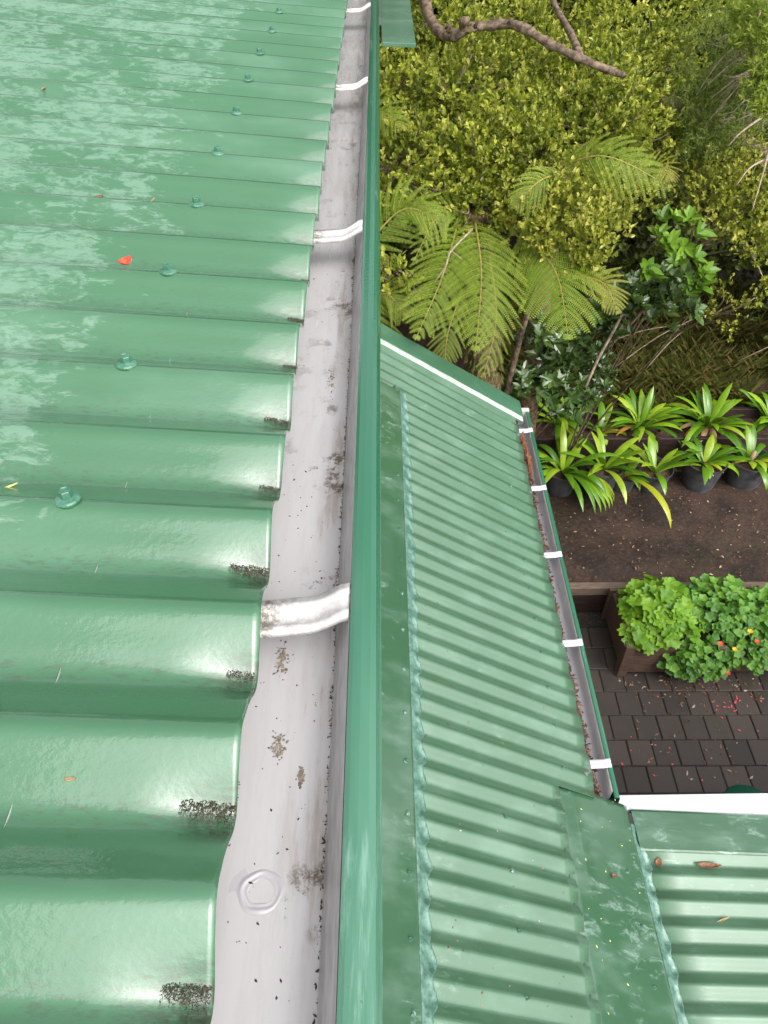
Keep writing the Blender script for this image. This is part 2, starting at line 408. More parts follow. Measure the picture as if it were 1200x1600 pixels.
# ---- upper gutter
GY0, GY1 = -.8, 8.2
def extrude(profile, y0, y1, name, mat, step=.25, wobble=.0, thick=0, smooth=True):
    n = max(2, int((y1 - y0) / step)); yy = np.linspace(y0, y1, n + 1); P = np.zeros((n + 1, len(profile), 3))
    for i, y in enumerate(yy):
        for j, (x, z) in enumerate(profile): P[i, j] = (x + wobble * math.sin(y * 9 + j * .1), y, z + wobble * math.sin(y * 13))
    return grid_obj(name, P, mat, None, smooth, None, thick)
gut = hp(extrude([(-.172, -.345), (-.170, -.400), (-.160, -.4045), (-.10, -.405), (-.045, -.4045), (-.034, -.403), (-.0296, -.4005)], GY0, GY1, 'gutter', M['gutter'], .06, .0002))
gut['label'] = 'pale lined upper gutter with dirt specks along its floor'
gw = extrude([(-.0296, -.4005), (-.0265, -.391), (-.0225, -.375), (-.0192, -.3585), (-.0188, -.356)], GY0, GY1, 'gutter_front', M['gutter_wall'], .2); gw.parent = gut; gw.matrix_parent_inverse = Matrix()
bead = extrude([(-.0186, -.3640), (-.0192, -.3575), (-.0184, -.3550), (-.0160, -.3538), (-.0115, -.3532), (-.0065, -.3534), (-.0032, -.3546), (-.0022, -.3562), (-.0016, -.3640), (-.0006, -.3652), (-.0003, -.372), (-.0035, -.380), (-.012, -.392), (-.020, -.407), (-.030, -.412), (-.10, -.413), (-.174, -.412)], GY0, GY1, 'gutter_bead', M['bead'], .15, .0002, 0, False)
bead.parent = gut
# lid of the plugged outlet pressed into the gutter floor
pr = []
for i in range(40):
    r = .0002 + i * .0004; pr.append((r, .0006 * math.exp(-((r - .0098) / .0013) ** 2) + .0003 * math.exp(-((r - .0068) / .0007) ** 2)))
rb = MB(); p0 = pz(408, 1393, -.4045)
rb.lathe([(a, b) for a, b in pr[::-1]], 40, (p0.x, p0.y, -.4046))
def clear_mat():
    m = NT('clear_sealant_ring'); v = m.coord(); n = m.noise(v, 160, 4)
    return m.set(Base_Color=(.50, .48, .51), Roughness=.2, Coat_Weight=1.0, Coat_Roughness=.05, Normal=m.bump(n, .35, .001))
for q_ in rb.v:
    dx, dy = q_.x - p0.x, q_.y - p0.y; an = math.atan2(dy, dx); k_ = 1 + .05 * math.sin(an * 2 + 1) + .03 * math.sin(an * 5); q_.x = p0.x + dx * k_; q_.y = p0.y + dy * k_; q_.z += .0001 * math.sin(an * 3) * (abs(dx) + abs(dy) > .004)
sr = rb.build('sealant_ring', clear_mat(), None, True); sr.parent = gut
# straps
def strap_obj():
    prof_y = [(-.0145, -.0040), (-.0138, -.0002), (-.0120, .0006), (-.0090, .0006), (-.0080, -.0006), (-.0076, -.0010), (.0020, -.0012), (.0026, -.0006), (.0034, .0010), (.0074, .0012), (.0082, .0002), (.0118, .0000), (.0125, -.003)]
    path = [(-.15, -.360), (-.12, -.3648), (-.09, -.3662), (-.060, -.3664), (-.044, -.3660), (-.0380, -.3648), (-.032, -.3615), (-.0245, -.3570), (-.0195, -.3562)]
    P = np.zeros((len(path), len(prof_y), 3))
    for i, (x, z) in enumerate(path):
        for j, (y, dz) in enumerate(prof_y): P[i, j] = (x + (.0 if i < 5 else .0), y + (x + .06) * .10, z + dz)
    return grid_obj('gutter_strap', P, M['strap'], None, True, None, .0014)
st0 = strap_obj()
for i, v in enumerate((1.0,)): pass
ys_ = [-.28, .294, .828, 1.39, 1.96, 2.52, 3.08, 3.64, 4.2, 4.76]
for i, y in enumerate(ys_):
    o = st0 if i == 0 else st0.copy()
    if i: COL.objects.link(o)
    o.parent = gut; o.location = (0, y, 0)
# fascia board, soffit and wall under the upper gutter
b = MB(); b.box((-.196, GY0, -.56), (-.176, GY1, -.372)); hp(b.build('fascia', M['white']))
def LZ(x): return -(2.03 + .633 * (x - .09))   # pan level of the lower roof
b = MB(); b.box((-.30, GY0 - .01, -5.0), (-.197, GY1, -.565)); hp(b.build('wall', M['wall']))
b = MB(); b.box((-.197, GY0, -.60), (-.19, GY1, -.561)); hp(b.build('soffit_batten', M['white']))
b = MB(); b.box((-2.6, GY0, -5.0), (-.301, -.70, -.45)); 
# ---- lower roof
LV0 = .846 + PIT / 2
LY0, LY1 = -.8, 3.235
AMP2 = .0098
def sheet(y0, y1, x0, x1, v0, zf, name, mat, nx=16, edge=None, seg=20, thick=.0008):
    ys = np.arange(y0, y1 + 1e-6, PIT / seg); ys = np.append(ys, y1)
    xs = np.linspace(0, 1, nx); T, Y = np.meshgrid(xs, ys, indexing='ij')
    X = x0 + (x1 - x0) * T; c = cprof(Y, v0)
    if edge is not None: X = X + edge(Y, c) * (T > .999)
    Z = zf(X) + AMP + AMP2 * c
    e = np.clip((T - .96) / .04, 0, 1)
    return grid_obj(name, np.stack([X, Y, Z], -1), mat, None, True, {'valley': (1 - c) / 2 * .85, 'eave': e * .5}, thick)
yb = 1.158
lowA = sheet(yb, LY1, -.19, .700, LV0, LZ, 'skirt_roof', M['low_roof'], 24, lambda Y, c: .004 * np.sin(Y * 41) - .002 * c)
hp(lowA); lowA['label'] = 'steep narrow green corrugated roof below the gutter'
lowB = sheet(LY0, yb, -.19, .562, LV0, LZ, 'roof_sheet', M['low_roof'], 24, lambda Y, c: .003 * np.sin(Y * 37) + .002 * np.sin(Y * 91)); lowB.parent = lowA; lowB.matrix_parent_inverse = Matrix()
sc1 = screw_mesh(.95).build('roof_screw', M['screw_dark'], None, False)
first = True
for y in list(np.arange(LV0 - PIT / 2 - 6 * PIT, 1.1, 2 * PIT)) + list(np.arange(LV0 + 4.5 * PIT, 3.2, 2 * PIT)):
    x = .356 if y < 1.1 else .585
    o = sc1 if first else sc1.copy()
    if not first: COL.objects.link(o)
    first = False
    o.parent = lowA; o.location = (x, y, LZ(x) + 2 * AMP - .0003); o.rotation_euler = (0, math.atan(.633), random.uniform(0, 6))
# apron flashing
AY1 = 2.90
def AZ(x): return LZ(x) + 2 * AMP + .004
ysA = np.linspace(LY0, AY1, 140); prof = [(-.186, .10), (-.182, .03), (-.175, .004), (-.168, 0), (-.05, -.001), (.03, 0), (.082, .0005), (.087, -.0015)]
P = np.zeros((len(ysA), len(prof), 3))
for i, y in enumerate(ysA):
    for j, (x, dz) in enumerate(prof): P[i, j] = (x, y, AZ(x) + dz + .0012 * math.sin(y * 14 + x * 30))
apron = hp(grid_obj('apron_flashing', P, M['flash'], None, True, None, .001)); apron['label'] = 'flat green apron flashing between gutter and skirt roof'
# raised welt along its outer side, close against the gutter line
first = True
for i, y in enumerate(np.arange(.1, 2.85, 2 * PIT)):
    o = sc1.copy(); COL.objects.link(o); o.parent = apron; o.name = 'flashing_screw'
    o.location = (.066, LV0 + PIT * .5 + PIT * 2 * round((y - LV0) / (2 * PIT)), AZ(.066) + .0005); o.rotation_euler = (0, math.atan(.633), random.uniform(0, 6))
for i in range(3):
    o = sc1.copy(); COL.objects.link(o); o.parent = apron; o.name = 'flashing_screw'; x = -.0 + .033 * i; o.location = (x, AY1 - .03, AZ(x) + .0005); o.rotation_euler = (0, math.atan(.633), 0); o.scale = (.6, .6, .6)
def soft_edge(name, y0, y1, xa, za, v0, zf, width, parent, seed):
    rg = random.Random(seed); ys = np.arange(y0, y1, PIT / 14); nx = 9
    P = np.zeros((nx, len(ys), 3)); ph_ = [rg.uniform(0, 6) for _ in range(4)]
    for j, y in enumerate(ys):
        c = -math.cos((y - v0) / PIT * 2 * math.pi)
        wv = width * (1 + .10 * math.sin(y * 23 + ph_[0]) + .08 * math.sin(y * 61 + ph_[1]) - .16 * c + rg.uniform(-.05, .05))
        for i in range(nx):
            t = i / (nx - 1); x = xa + wv * t; k = min(1, t * 1.5); k = k * k * (3 - 2 * k)
            z = (1 - k) * za(xa + wv * t) + k * (zf(x) + AMP + AMP2 * c + .0028) + rg.uniform(-.0005, .0005)
            P[i, j] = (x, y, z)
    o = grid_obj(name, P, M['soft'], None, True, None, .0015); o.parent = parent; o.matrix_parent_inverse = Matrix(); return o
soft_edge('soft_edge', LY0, AY1, .087, lambda x: AZ(x) - .0015, LV0, LZ, .033, apron, 3)
# ---- barge flashing at the far end of the lower roof
def bg_grid(pts_y, name, mat, x0=-.195, x1=.742, n=30):
    P = np.zeros((n, len(pts_y), 3))
    for i in range(n):
        x = x0 + (x1 - x0) * i / (n - 1)
        for j, (y, dz) in enumerate(pts_y): P[i, j] = (x, y, LZ(x) + 2 * AMP + dz)
    return grid_obj(name, P, mat, None, False, None, .001)
bar = hp(bg_grid([(3.205, -.012), (3.206, .002), (3.212, .006), (3.236, .010), (3.26, .011), (3.375, .008), (3.385, .005), (3.387, -.16)], 'barge_flashing', M['barge'])); bar['label'] = 'green barge flashing closing the far end of the skirt roof'
tr = bg_grid([(3.204, .000), (3.207, .010), (3.224, .0125), (3.232, .0112)], 'barge_glint_lip', M['fold_glint'], -.19, .735, 60)  # lip strip carrying the fold's specular line as pale colour
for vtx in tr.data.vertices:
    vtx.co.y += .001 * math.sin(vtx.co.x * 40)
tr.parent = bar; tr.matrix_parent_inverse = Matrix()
b = MB(); b.hexa([(-.196, 3.34, LZ(-.196) - .20), (.74, 3.34, LZ(.74) - .20), (.74, 3.36, LZ(.74) - .20), (-.196, 3.36, LZ(-.196) - .20)], [(-.196, 3.34, LZ(-.196) - .02), (.74, 3.34, LZ(.74) - .02), (.74, 3.36, LZ(.74) - .02), (-.196, 3.36, LZ(-.196) - .02)])
bb = b.build('barge_board', M['white']); bb.parent = bar; bb.matrix_parent_inverse = Matrix()
# ---- lower gutter
lg = hp(extrude([(.655, -.410 - 2.02), (.657, -2.525), (.664, -2.53), (.752, -2.53), (.760, -2.525), (.7625, -2.512), (.765, -2.445), (.7655, -2.4345)], 1.20, 3.33, 'lower_gutter', M['low_grey'], .05, .0003, .001)); lg['label'] = 'narrow lower gutter, grey inside, clogged with brown debris'
lbead = extrude([(.7650, -2.437), (.7655, -2.4325), (.7690, -2.4305), (.7800, -2.4305), (.7830, -2.433), (.7845, -2.445), (.7850, -2.533), (.775, -2.540), (.66, -2.541)], 1.175, 3.33, 'gutter_bead', M['bead'], .1); lbead.parent = lg; lbead.matrix_parent_inverse = Matrix()
b = MB(); b.box((.690, 3.305, -2.545), (.785, 3.332, -2.4250)); ec = b.build('end_cap', M['strap'], None, False, .002); ec.parent = lg
sm = MB()
for y in (0,):
    prof_y = [(-.013, -.004), (-.012, .001), (-.004, .002), (-.002, .000), (.002, .000), (.004, .002), (.012, .001), (.013, -.004)]
path = [(.69, -2.438), (.71, -2.436), (.735, -2.434), (.752, -2.4335), (.764, -2.429), (.779, -2.4275)]
P = np.zeros((len(path), len(prof_y), 3))
for i, (x, z) in enumerate(path):
    for j, (y, dz) in enumerate(prof_y): P[i, j] = (x, y * 1.25, z + dz)
ls0 = grid_obj('gutter_strap', P, M['white'], None, True, None, .0015)
for i, v in enumerate((672, 762, 866, 1004, 1193)):
    y = pz(850, v, -2.432).y; o = ls0 if i == 0 else ls0.copy()
    if i: COL.objects.link(o)
    o.parent = lg; o.location = (0, y, 0)
b = MB(); b.box((.630, 1.20, -2.60), (.652, 3.34, -2.44)); hp(b.build('fascia', M['white']))
b = MB(); b.box((-.196, 3.20, -5.0), (.60, 3.30, -2.66)); b.box((.50, 1.1, -5.0), (.60, 3.199, -2.60)); hp(b.build('wall', M['wall']))
b = MB(); b.box((.602, 1.9, -4.1), (.612, 2.8, -3.0)); wf = hp(b.build('window', M['white']))
b = MB(); b.box((.613, 1.95, -4.05), (.618, 2.75, -3.05)); g = b.build('pane', M['glass']); g.parent = wf; g.matrix_parent_inverse = Matrix()
# ---- valley flashing and veranda roof
VX = .815
def VZ(x): return LZ(x) - .001
ysV = np.append(np.arange(LY0, 1.166, .03), 1.166); pv = [.545, .575, .60, .606, .612, .65, .70, .75, .79, .808, .815]
dz = [.000, .0015, .0022, .0036, .0022, .002, .003, .003, .003, .003, .001]
P = np.zeros((len(ysV), len(pv), 3))
for i, y in enumerate(ysV):
    for j, x in enumerate(pv): P[i, j] = (x, y + (.012 * math.sin((x - .545) * 9)), VZ(x) + dz[j] + .0008 * math.sin(y * 17 + x * 20))
vf = hp(grid_obj('change_of_pitch_flashing', P, M['flash'], None, True, None, .001)); vf['label'] = 'broad flat green flashing where the two lower roofs meet'
for i, (u, v) in enumerate(((980, 1362), (1002, 1448), (1022, 1543), (968, 1318))):
    p = ps(u, v, LZ(.8), .8, .633); o = sc1.copy(); COL.objects.link(o); o.name = 'flashing_screw'; o.parent = vf; o.location = (p.x, p.y, VZ(p.x) + .0035); o.rotation_euler = (0, math.atan(.633), i)
    if i == 3: o.scale = (.6, .6, .6)
VZ0 = -2.5165; VS = .10
def RZ(x): return VZ0 - VS * (x - .83)
RV0 = .805 + PIT / 2
ver = hp(sheet(LY0, 1.046, .80, 5.2, RV0, RZ, 'veranda_roof', M['veranda'], 30)); ver['label'] = 'low green corrugated veranda roof at the lower right'
soft_edge('soft_edge', LY0, 1.12, .815, lambda x: LZ(.815) + .001, RV0, RZ, .036, vf, 5)
P = np.zeros((40, 7, 3)); by = [(1.028, -.004), (1.030, .003), (1.036, .005), (1.10, .006), (1.160, .004), (1.168, .001), (1.169, -.03)]
for i in range(40):
    x = .83 + 4.37 * i / 39
    for j, (y, d) in enumerate(by): P[i, j] = (x, y, RZ(x) + 2 * AMP + d)
vb = hp(grid_obj('barge_flashing', P, M['flash'], None, False, None, .001)); vb['label'] = 'flat wet green flashing along the veranda roof end'
b = MB()
def wv(x, y, z): return (x, y, z)
xa, xb = .79, 5.2
pA = pz(968, 1240, -2.50); pB = pz(1200, 1243, -2.55)
def fy(x): return pA.y + (pB.y - pA.y) * (x - pA.x) / (pB.x - pA.x)
for (x0, x1) in ((xa, xb),):
    b.hexa([(x0, 1.1705, RZ(x0) - .16), (x1, 1.1705, RZ(x1) - .16), (x1, fy(x1), RZ(x1) - .16), (x0, fy(x0), RZ(x0) - .16)],
           [(x0, 1.1705, RZ(x0) + .010), (x1, 1.1705, RZ(x1) + .010), (x1, fy(x1), RZ(.8) - .035 - .03 * (x1 - .8)), (x0, fy(x0), RZ(x0) + .005)])
hp(b.build('white_barge_board', M['white'], None, False, .004))
b = MB(); b.box((.62, LY0, -5.0), (4.9, .95, -3.05)); hp(b.build('wall', M['wall']))
# far flashing of the next roof beyond the gutter (top of the picture)
q0 = pz(590, 66, -.40); q1 = pz(650, 68, -.40)
b = MB(); b.hexa([(.004, q0.y, -.408), (q1.x, q1.y, -.408), (q1.x, 8, -.408), (.004, 8, -.408)], [(.004, q0.y, -.400), (q1.x, q1.y, -.400), (q1.x, 8, -.400), (.004, 8, -.400)])
fp = hp(b.build('far_flashing', M['far_panel'], None, False, .001)); fp['label'] = 'flat green flashing beside the far end of the gutter'
b = MB(); b.box((-.16, 3.4, -2.2), (-.02, 8, -.56)); 
b2 = MB(); b2.box((-.196, q0.y + .30, -.43), (q1.x - .01, 8, -.414)); hp(b2.build('soffit', M['white']))

# ================================================================== debris on the house
def bits(name, n, gen, mat, label, cat, size=(.001, .003), elong=2.5, flat=.35, kind='stuff', rndcol=True):
    V = []; F = []; Rn = []
    for i in range(n):
        p = gen(i)
        if p is None: continue
        s = random.uniform(*size); a = random.uniform(0, math.tau); e = random.uniform(1, elong)
        d = Vector((math.cos(a), math.sin(a), random.uniform(-.25, .25))) * s * e; q = Vector((-math.sin(a), math.cos(a), random.uniform(-.3, .3))) * s
        h = Vector((0, 0, s * flat + .0003)); k = len(V); p = Vector(p)
        V += [p - d, p - q * .8 + h * .3, p + d, p + q, p + h + d * .1]
        V[-5] += h * .2; F += [(k, k+1, k+4, k+4), (k+1, k+2, k+4, k+4), (k+2, k+3, k+4, k+4), (k+3, k, k+4, k+4)]; r = random.random(); Rn += [r] * 4
    F3 = [f[:3] for f in F]
    o = mesh_obj(name, V, F3, mat, None, False, attrs={'rnd': ('FACE', Rn)})
    tag(o, label, cat, None, kind); return o
# dirt packed in each pan at the eave
def clump_mesh(k):
    rg = random.Random(k); b = MB(); V = []; F = []
    for i in range(620):
        t = rg.random() ** .7; x = -.025 * (1 - t) - .001; yy = rg.gauss(.0015, .0055) * (.35 + .75 * t); 
        z = .0004 + rg.random() * .0012
        a = rg.uniform(0, math.pi); L = rg.uniform(.0002, .0009); wd = rg.uniform(.0001, .00035)
        d = Vector((math.cos(a), math.sin(a), rg.uniform(-.1, .1))) * L; q = Vector((-math.sin(a), math.cos(a), 0)) * wd
        p = Vector((x, yy, z)); k0 = len(V); V += [p - d - q, p - d + q, p + d + q * .5, p + d - q * .5, p + Vector((0, 0, wd * 1.5))]
        F += [(k0, k0+1, k0+4), (k0+1, k0+2, k0+4), (k0+2, k0+3, k0+4), (k0+3, k0, k0+4)]
    return V, F
cm = []
for k in range(3):
    V, F = clump_mesh(k + 5); o = mesh_obj('moss_clump', V, F, M['mossy']); cm.append(o)
words = ['dark wet moss clump in the nearest roof pan, at the bottom of the photo', 'dark moss clump in a roof pan left of the round sealed patch', 'dark moss clump in a roof pan just nearer than the nearest white strap', 'dark moss clump in the roof pan just beyond the nearest white strap', 'dark moss clump in the second roof pan beyond the nearest white strap', 'small moss clump in the third roof pan beyond the nearest strap', 'small moss clump in the fourth roof pan beyond the nearest strap', 'thin moss streak at the eave level with the red petal, near side', 'faint moss at the eave, last pan before the second strap', 'faint dirt at the eave beside the second white strap']
for k in range(10):
    y = UV0 + PIT * k; o = cm[k % 3] if k < 3 else cm[k % 3].copy()
    if k >= 3: COL.objects.link(o)
    sc = (.8, 1.05, .62, .98, .6, .78, .5, .6, .36, .42)[k]
    o.scale = (sc, sc * (1 if k < 6 else .8), sc); o.location = (UX0 - .001, y + .006, UZ - .0045 + AMP * (1 - math.cos(.006 / PIT * math.tau)))
    o.rotation_euler = (0, R(5) + .12, 0)
    tag(o, words[k], 'moss clump', 'dirt caught in the roof pans at the eave')
# specks in the upper gutter
def gsp(i):
    y = random.uniform(.02, 2.6) if random.random() < .7 else random.uniform(.02, .5); x = random.uniform(-.11, -.032); return (x, y, -.4043)
bits('gutter_specks', 330, gsp, M['black'], 'scattered tiny black specks on the pale gutter floor', 'specks', (.0002, .0008), 2.2)
def clus(i):
    cs = [(436, 1168, 6), (440, 1030, 8), (500, 1105, 9), (500, 1165, 6), (545, 445, 10), (520, 600, 8), (440, 965, 0), (470, 1215, 4), (545, 560, 10)]
    u, v, s = cs[i % len(cs)]
    if s == 0: return None
    p = pz(u + random.gauss(0, s * .7), v + random.gauss(0, s * 1.6), -.4043); return (min(p.x, -.031), p.y, -.4042)
bits('gutter_grime', 700, clus, M['grit'], 'crumbly brown grime patches along the upper gutter floor', 'grime', (.0003, .0010), 1.6)
def crm(i):
    y = random.uniform(.02, 1.1); return (-.0300 + random.gauss(0, .0006), y, -.4000)
bits('gutter_crease_grime', 600, crm, M['debris'], 'line of dark grime in the crease where the upper gutter floor meets its front', 'grime', (.0002, .0006), 3)
def lgd(i):
    y = random.uniform(1.2, 3.30); k = .5 + .5 * math.sin(y * 5 + 1); return (.701 + abs(random.gauss(0, .007 + .006 * k)), y, -2.51 + random.uniform(0, .062) * (1 - .2 * k))
bits('gutter_debris', 6500, lgd, M['litter_dark'], 'brown leaf debris filling the lower gutter along the sheet ends', 'debris', (.002, .007), 2.6)
def lgd2(i):
    y = random.uniform(1.2, 3.30); return (.698 + abs(random.gauss(0, .010)), y, -2.52 + random.uniform(0, .06))
bits('gutter_sludge', 2400, lgd2, M['debris'], 'dark wet sludge in the lower gutter under the sheet ends', 'debris', (.002, .006), 1.8)
# dead frond lying in the far end of the lower gutter
b = MB(); fr = [pz(817, 680, -2.44), pz(822, 700, -2.455), pz(829, 722, -2.46), pz(831, 745, -2.465)]
b.tube(bez([(p.x - .006, p.y, p.z) for p in fr], 14), [.006 + .007 * math.sin(i / 13 * 3.1) for i in range(14)], 8, .35)
for i in range(120):
    p = bez(fr, 40)[random.randrange(40)]; a = random.uniform(0, 6.3); b.tube([p + Vector((-.006, 0, .008)), p + Vector((-.006 + .018 * math.cos(a), .03 * math.sin(a), random.uniform(.0, .014)))], .0011, 4)
tag(b.build('dead_frond', M['redbrown']), 'reddish brown dead frond lying at the far end of the lower gutter', 'dead frond')

def small_leaf(name, p, L, W, ang, mat, label, cat, curl=.3, tilt=0, nz=0):
    b = MB(); n = 7; m_ = 5; P = np.zeros((n, m_, 3))
    for i in range(n):
        t = i / (n - 1)
        for j in range(m_):
            s = (j / (m_ - 1) - .5) * 2; wd = W * .5 * math.sin(math.pi * (.08 + .88 * t)) ** .8
            P[i, j] = ((t - .5) * L, s * wd, curl * L * ((t - .5) ** 2 * 1.2 + (s ** 2) * .22 * math.sin(t * 3)) + .0005)
    o = grid_obj(name, P, mat, None, True, None, .0003); o.location = p; o.rotation_euler = (0, tilt, ang); return tag(o, label, cat)
def on_up(u, v, crest=.5):
    p = ps(u, v, UZ + AMP * (1 + crest) , UX0, US); cc = -math.cos((p.y - UV0) / PIT * math.tau); p.z = UZ + AMP + AMP * cc - US * (p.x - UX0) + .0006; return p
small_leaf('fallen_petal', on_up(198, 418) + Vector((0, 0, .003)), .0135, .0125, 1.0, M['red'], 'bright red fallen petal lying on the main green roof', 'petal', 1.3)
small_leaf('roof_twig', on_up(240, 319), .011, .002, 1.4, M['tan'], 'tiny tan leaf scrap on the roof just above the row of screws', 'leaf scrap', .2)
small_leaf('roof_twig', on_up(183, 296), .014, .002, 1.1, M['tan'], 'tiny straw-coloured scrap on the roof right of the red-brown one', 'leaf scrap', .2)
small_leaf('roof_twig', on_up(150, 291), .010, .006, .4, M['brown'], 'tiny red-brown leaf scrap on the main roof, upper left', 'leaf scrap', .6)
small_leaf('roof_twig', on_up(68, 136), .020, .004, 1.6, M['tan'], 'thin tan leaf scrap on the roof nearest the top left corner', 'leaf scrap', .2)
small_leaf('roof_twig', on_up(10, 747), .010, .0016, .6, M['yellow'], 'yellow straw scrap at the left edge of the photo', 'leaf scrap', .2)
small_leaf('roof_twig', on_up(103, 1207), .005, .002, .1, M['tan'], 'small pale brown scrap on a crest of the nearest roof part', 'leaf scrap', .2)
def on_ver(u, v): p = ps(u, v, RZ(.83) + AMP, .83, VS); cc = -math.cos((p.y - RV0) / PIT * math.tau); p.z = RZ(p.x) + AMP + AMP * cc + .003; return p
small_leaf('fallen_leaf', on_ver(1029, 1348), .028, .022, 1.2, M['brown'], 'curled round brown leaf on the veranda roof near the soft flashing', 'dead leaf', 1.4)
small_leaf('fallen_leaf', on_ver(1107, 1353), .075, .018, -.05, M['brown'], 'long crumpled brown leaf on the first veranda roof ridge', 'dead leaf', .7)
small_leaf('fallen_leaf', on_ver(1130, 1437), .05, .006, .3, M['tan'], 'thin dry stalk lying in a groove of the veranda roof', 'dead leaf', .2)
p = ps(957, 1371, LZ(.8), .8, .633); small_leaf('fallen_leaf', p + Vector((0, 0, .006)), .022, .012, .4, M['brown'], 'small dark brown leaf on the broad flashing', 'dead leaf', 1.2, .56)
def fb(i):
    u, v = random.uniform(880, 1020), random.uniform(1235, 1590); p = ps(u, v, LZ(.8), .8, .633)
    if not (.58 < p.x < .805): return None
    return p + Vector((0, 0, .0035))
bits('flashing_bits', 30, fb, M['yellow'], 'tiny yellow flecks scattered over the broad lower flashing', 'flecks', (.0012, .0026), 2.5)
def rb_(i):
    u, v = random.uniform(640, 900), random.uniform(640, 1590); p = ps(u, v, LZ(.4) + AMP, .4, .633)
    if p.x > .69 or (p.y < 1.17 and p.x > .55) or p.x < .12: return None
    cc = -math.cos((p.y - LV0) / PIT * math.tau); p.z = LZ(p.x) + AMP + AMP * cc + .001; return p
bits('roof_bits', 110, rb_, M['litter'], 'tiny brown and pale flecks scattered over the skirt roof', 'flecks', (.001, .003), 2.5)

# ================================================================== GROUND
GZ = -5.0; SZ = -4.72
b = MB(); b.v = [Vector(p) for p in ((-150, -150, GZ - .06), (150, -150, GZ - .06), (150, 150, GZ - .06), (-150, 150, GZ - .06))]; b.f = [(0, 1, 2, 3)]
struct(b.build('ground', M['ground']))
# soil terrace and bush slope behind
nx, ny = 90, 110; xx = np.linspace(-6, 12, nx); yy = np.linspace(4.06, 20, ny); X, Y = np.meshgrid(xx, yy, indexing='ij')
Z = SZ + .03 * np.sin(X * 3.1 + Y * 2) * np.sin(Y * 2.3 - X) + .015 * np.sin(X * 9) * np.cos(Y * 8) + np.clip(Y - 6.0, 0, 99) * .10 + .10 * np.clip(Y - 6.2, 0, 1) * np.sin(X * 1.7 + Y)
Z[:, 0] = SZ - .02
struct(grid_obj('soil', np.stack([X, Y, Z], -1), M['ground'], None, True))
# paving
V = []; F = []; Rn = []
PW, PH, J = .1735, .2015, .005
row = 0; y = .9; rot = R(-.8)
yrow = 1
y0p = 3.255 - PH * 12
for r in range(15):
    yb_ = y0p + r * PH; off = (r % 2) * PW * .5 + random.uniform(-.02, .02)
    for k in range(34):
        xa_ = .62 + off + k * PW; cx, cy = xa_ + PW / 2, yb_ + PH / 2
        if yb_ > 3.95: continue
        h = random.uniform(-.0025, .0025); tx, ty = random.uniform(-.010, .010), random.uniform(-.010, .010); w2, h2 = PW / 2 - J / 2, PH / 2 - J / 2; ch = .006
        k0 = len(V); rr = random.uniform(-.008, .008)
        for (zz, s) in ((-.03, 0), (-ch, 0), (0, ch)):
            for sx, sy in ((-1, -1), (1, -1), (1, 1), (-1, 1)):
                px = sx * (w2 - s); py = sy * (h2 - s); V.append((cx + px * math.cos(rr) - py * math.sin(rr), cy + px * math.sin(rr) + py * math.cos(rr), GZ + h + zz + px * tx + py * ty))
        for a in (0, 4):
            for q in range(4): F.append((k0 + a + q, k0 + a + (q + 1) % 4, k0 + a + 4 + (q + 1) % 4, k0 + a + 4 + q))
        F.append((k0 + 8, k0 + 9, k0 + 10, k0 + 11)); rv = random.random(); Rn += [rv] * 9
struct(mesh_obj('paving', V, F, M['paver'], attrs={'rnd': ('FACE', Rn)}))
b = MB(); b.v = [Vector(p) for p in ((.6, .7, GZ - .010), (6.6, .7, GZ - .010), (6.6, 4.1, GZ - .010), (.6, 4.1, GZ - .010))]; b.f = [(0, 1, 2, 3)]
struct(b.build('paving_bed', M['joint']))
# timber retaining edge
e = empty('retaining_edge', (2.5, 4.02, GZ), 'weathered low timber retaining edge between soil and dark paving', 'retaining edge')
b = MB(); b.box((.3, 4.0, .235 + GZ), (6.4, 4.065, .325 + GZ)); o = b.build('rail', M['timber'], None, False, .006); o.parent = e; o.matrix_parent_inverse = Matrix.Translation((-2.5, -4.02, -GZ))
b = MB(); b.box((.3, 4.012, .02 + GZ), (6.4, 4.05, .222 + GZ)); o = b.build('board', M['dark_timber'], None, False, .006); o.parent = e; o.matrix_parent_inverse = Matrix.Translation((-2.5, -4.02, -GZ))
# planter box with flowers
pe = empty('planter_box', (2.7, 3.65, GZ), 'long brown timber planter box standing on the dark paving', 'planter')
PI_ = Matrix.Translation((-2.7, -3.65, -GZ))
def pp(o): o.parent = pe; o.matrix_parent_inverse = PI_.copy(); return o
def pbox(a, c_, name, mat='planter', bev=.005):
    b = MB(); b.box(a, c_); return pp(b.build(name, M[mat], None, False, bev))
pbox((1.86, 3.40, GZ + .04), (4.3, 3.435, GZ + .34), 'front_board'); pbox((1.86, 3.90, GZ + .04), (4.3, 3.935, GZ + .34), 'back_board')
pbox((1.825, 3.40, GZ + .04), (1.858, 3.935, GZ + .34), 'end_board')
pbox((1.80, 3.385, GZ), (1.87, 3.398, GZ + .37), 'corner_post'); pbox((1.80, 3.40, GZ), (1.823, 3.47, GZ + .37), 'corner_post'); pbox((2.47, 3.372, GZ), (2.53, 3.398, GZ + .37), 'corner_post'); pbox((1.80, 3.937, GZ), (1.87, 3.965, GZ + .37), 'corner_post')
pbox((1.86, 3.437, GZ + .20), (4.29, 3.898, GZ + .29), 'potting_soil', 'soil', 0)
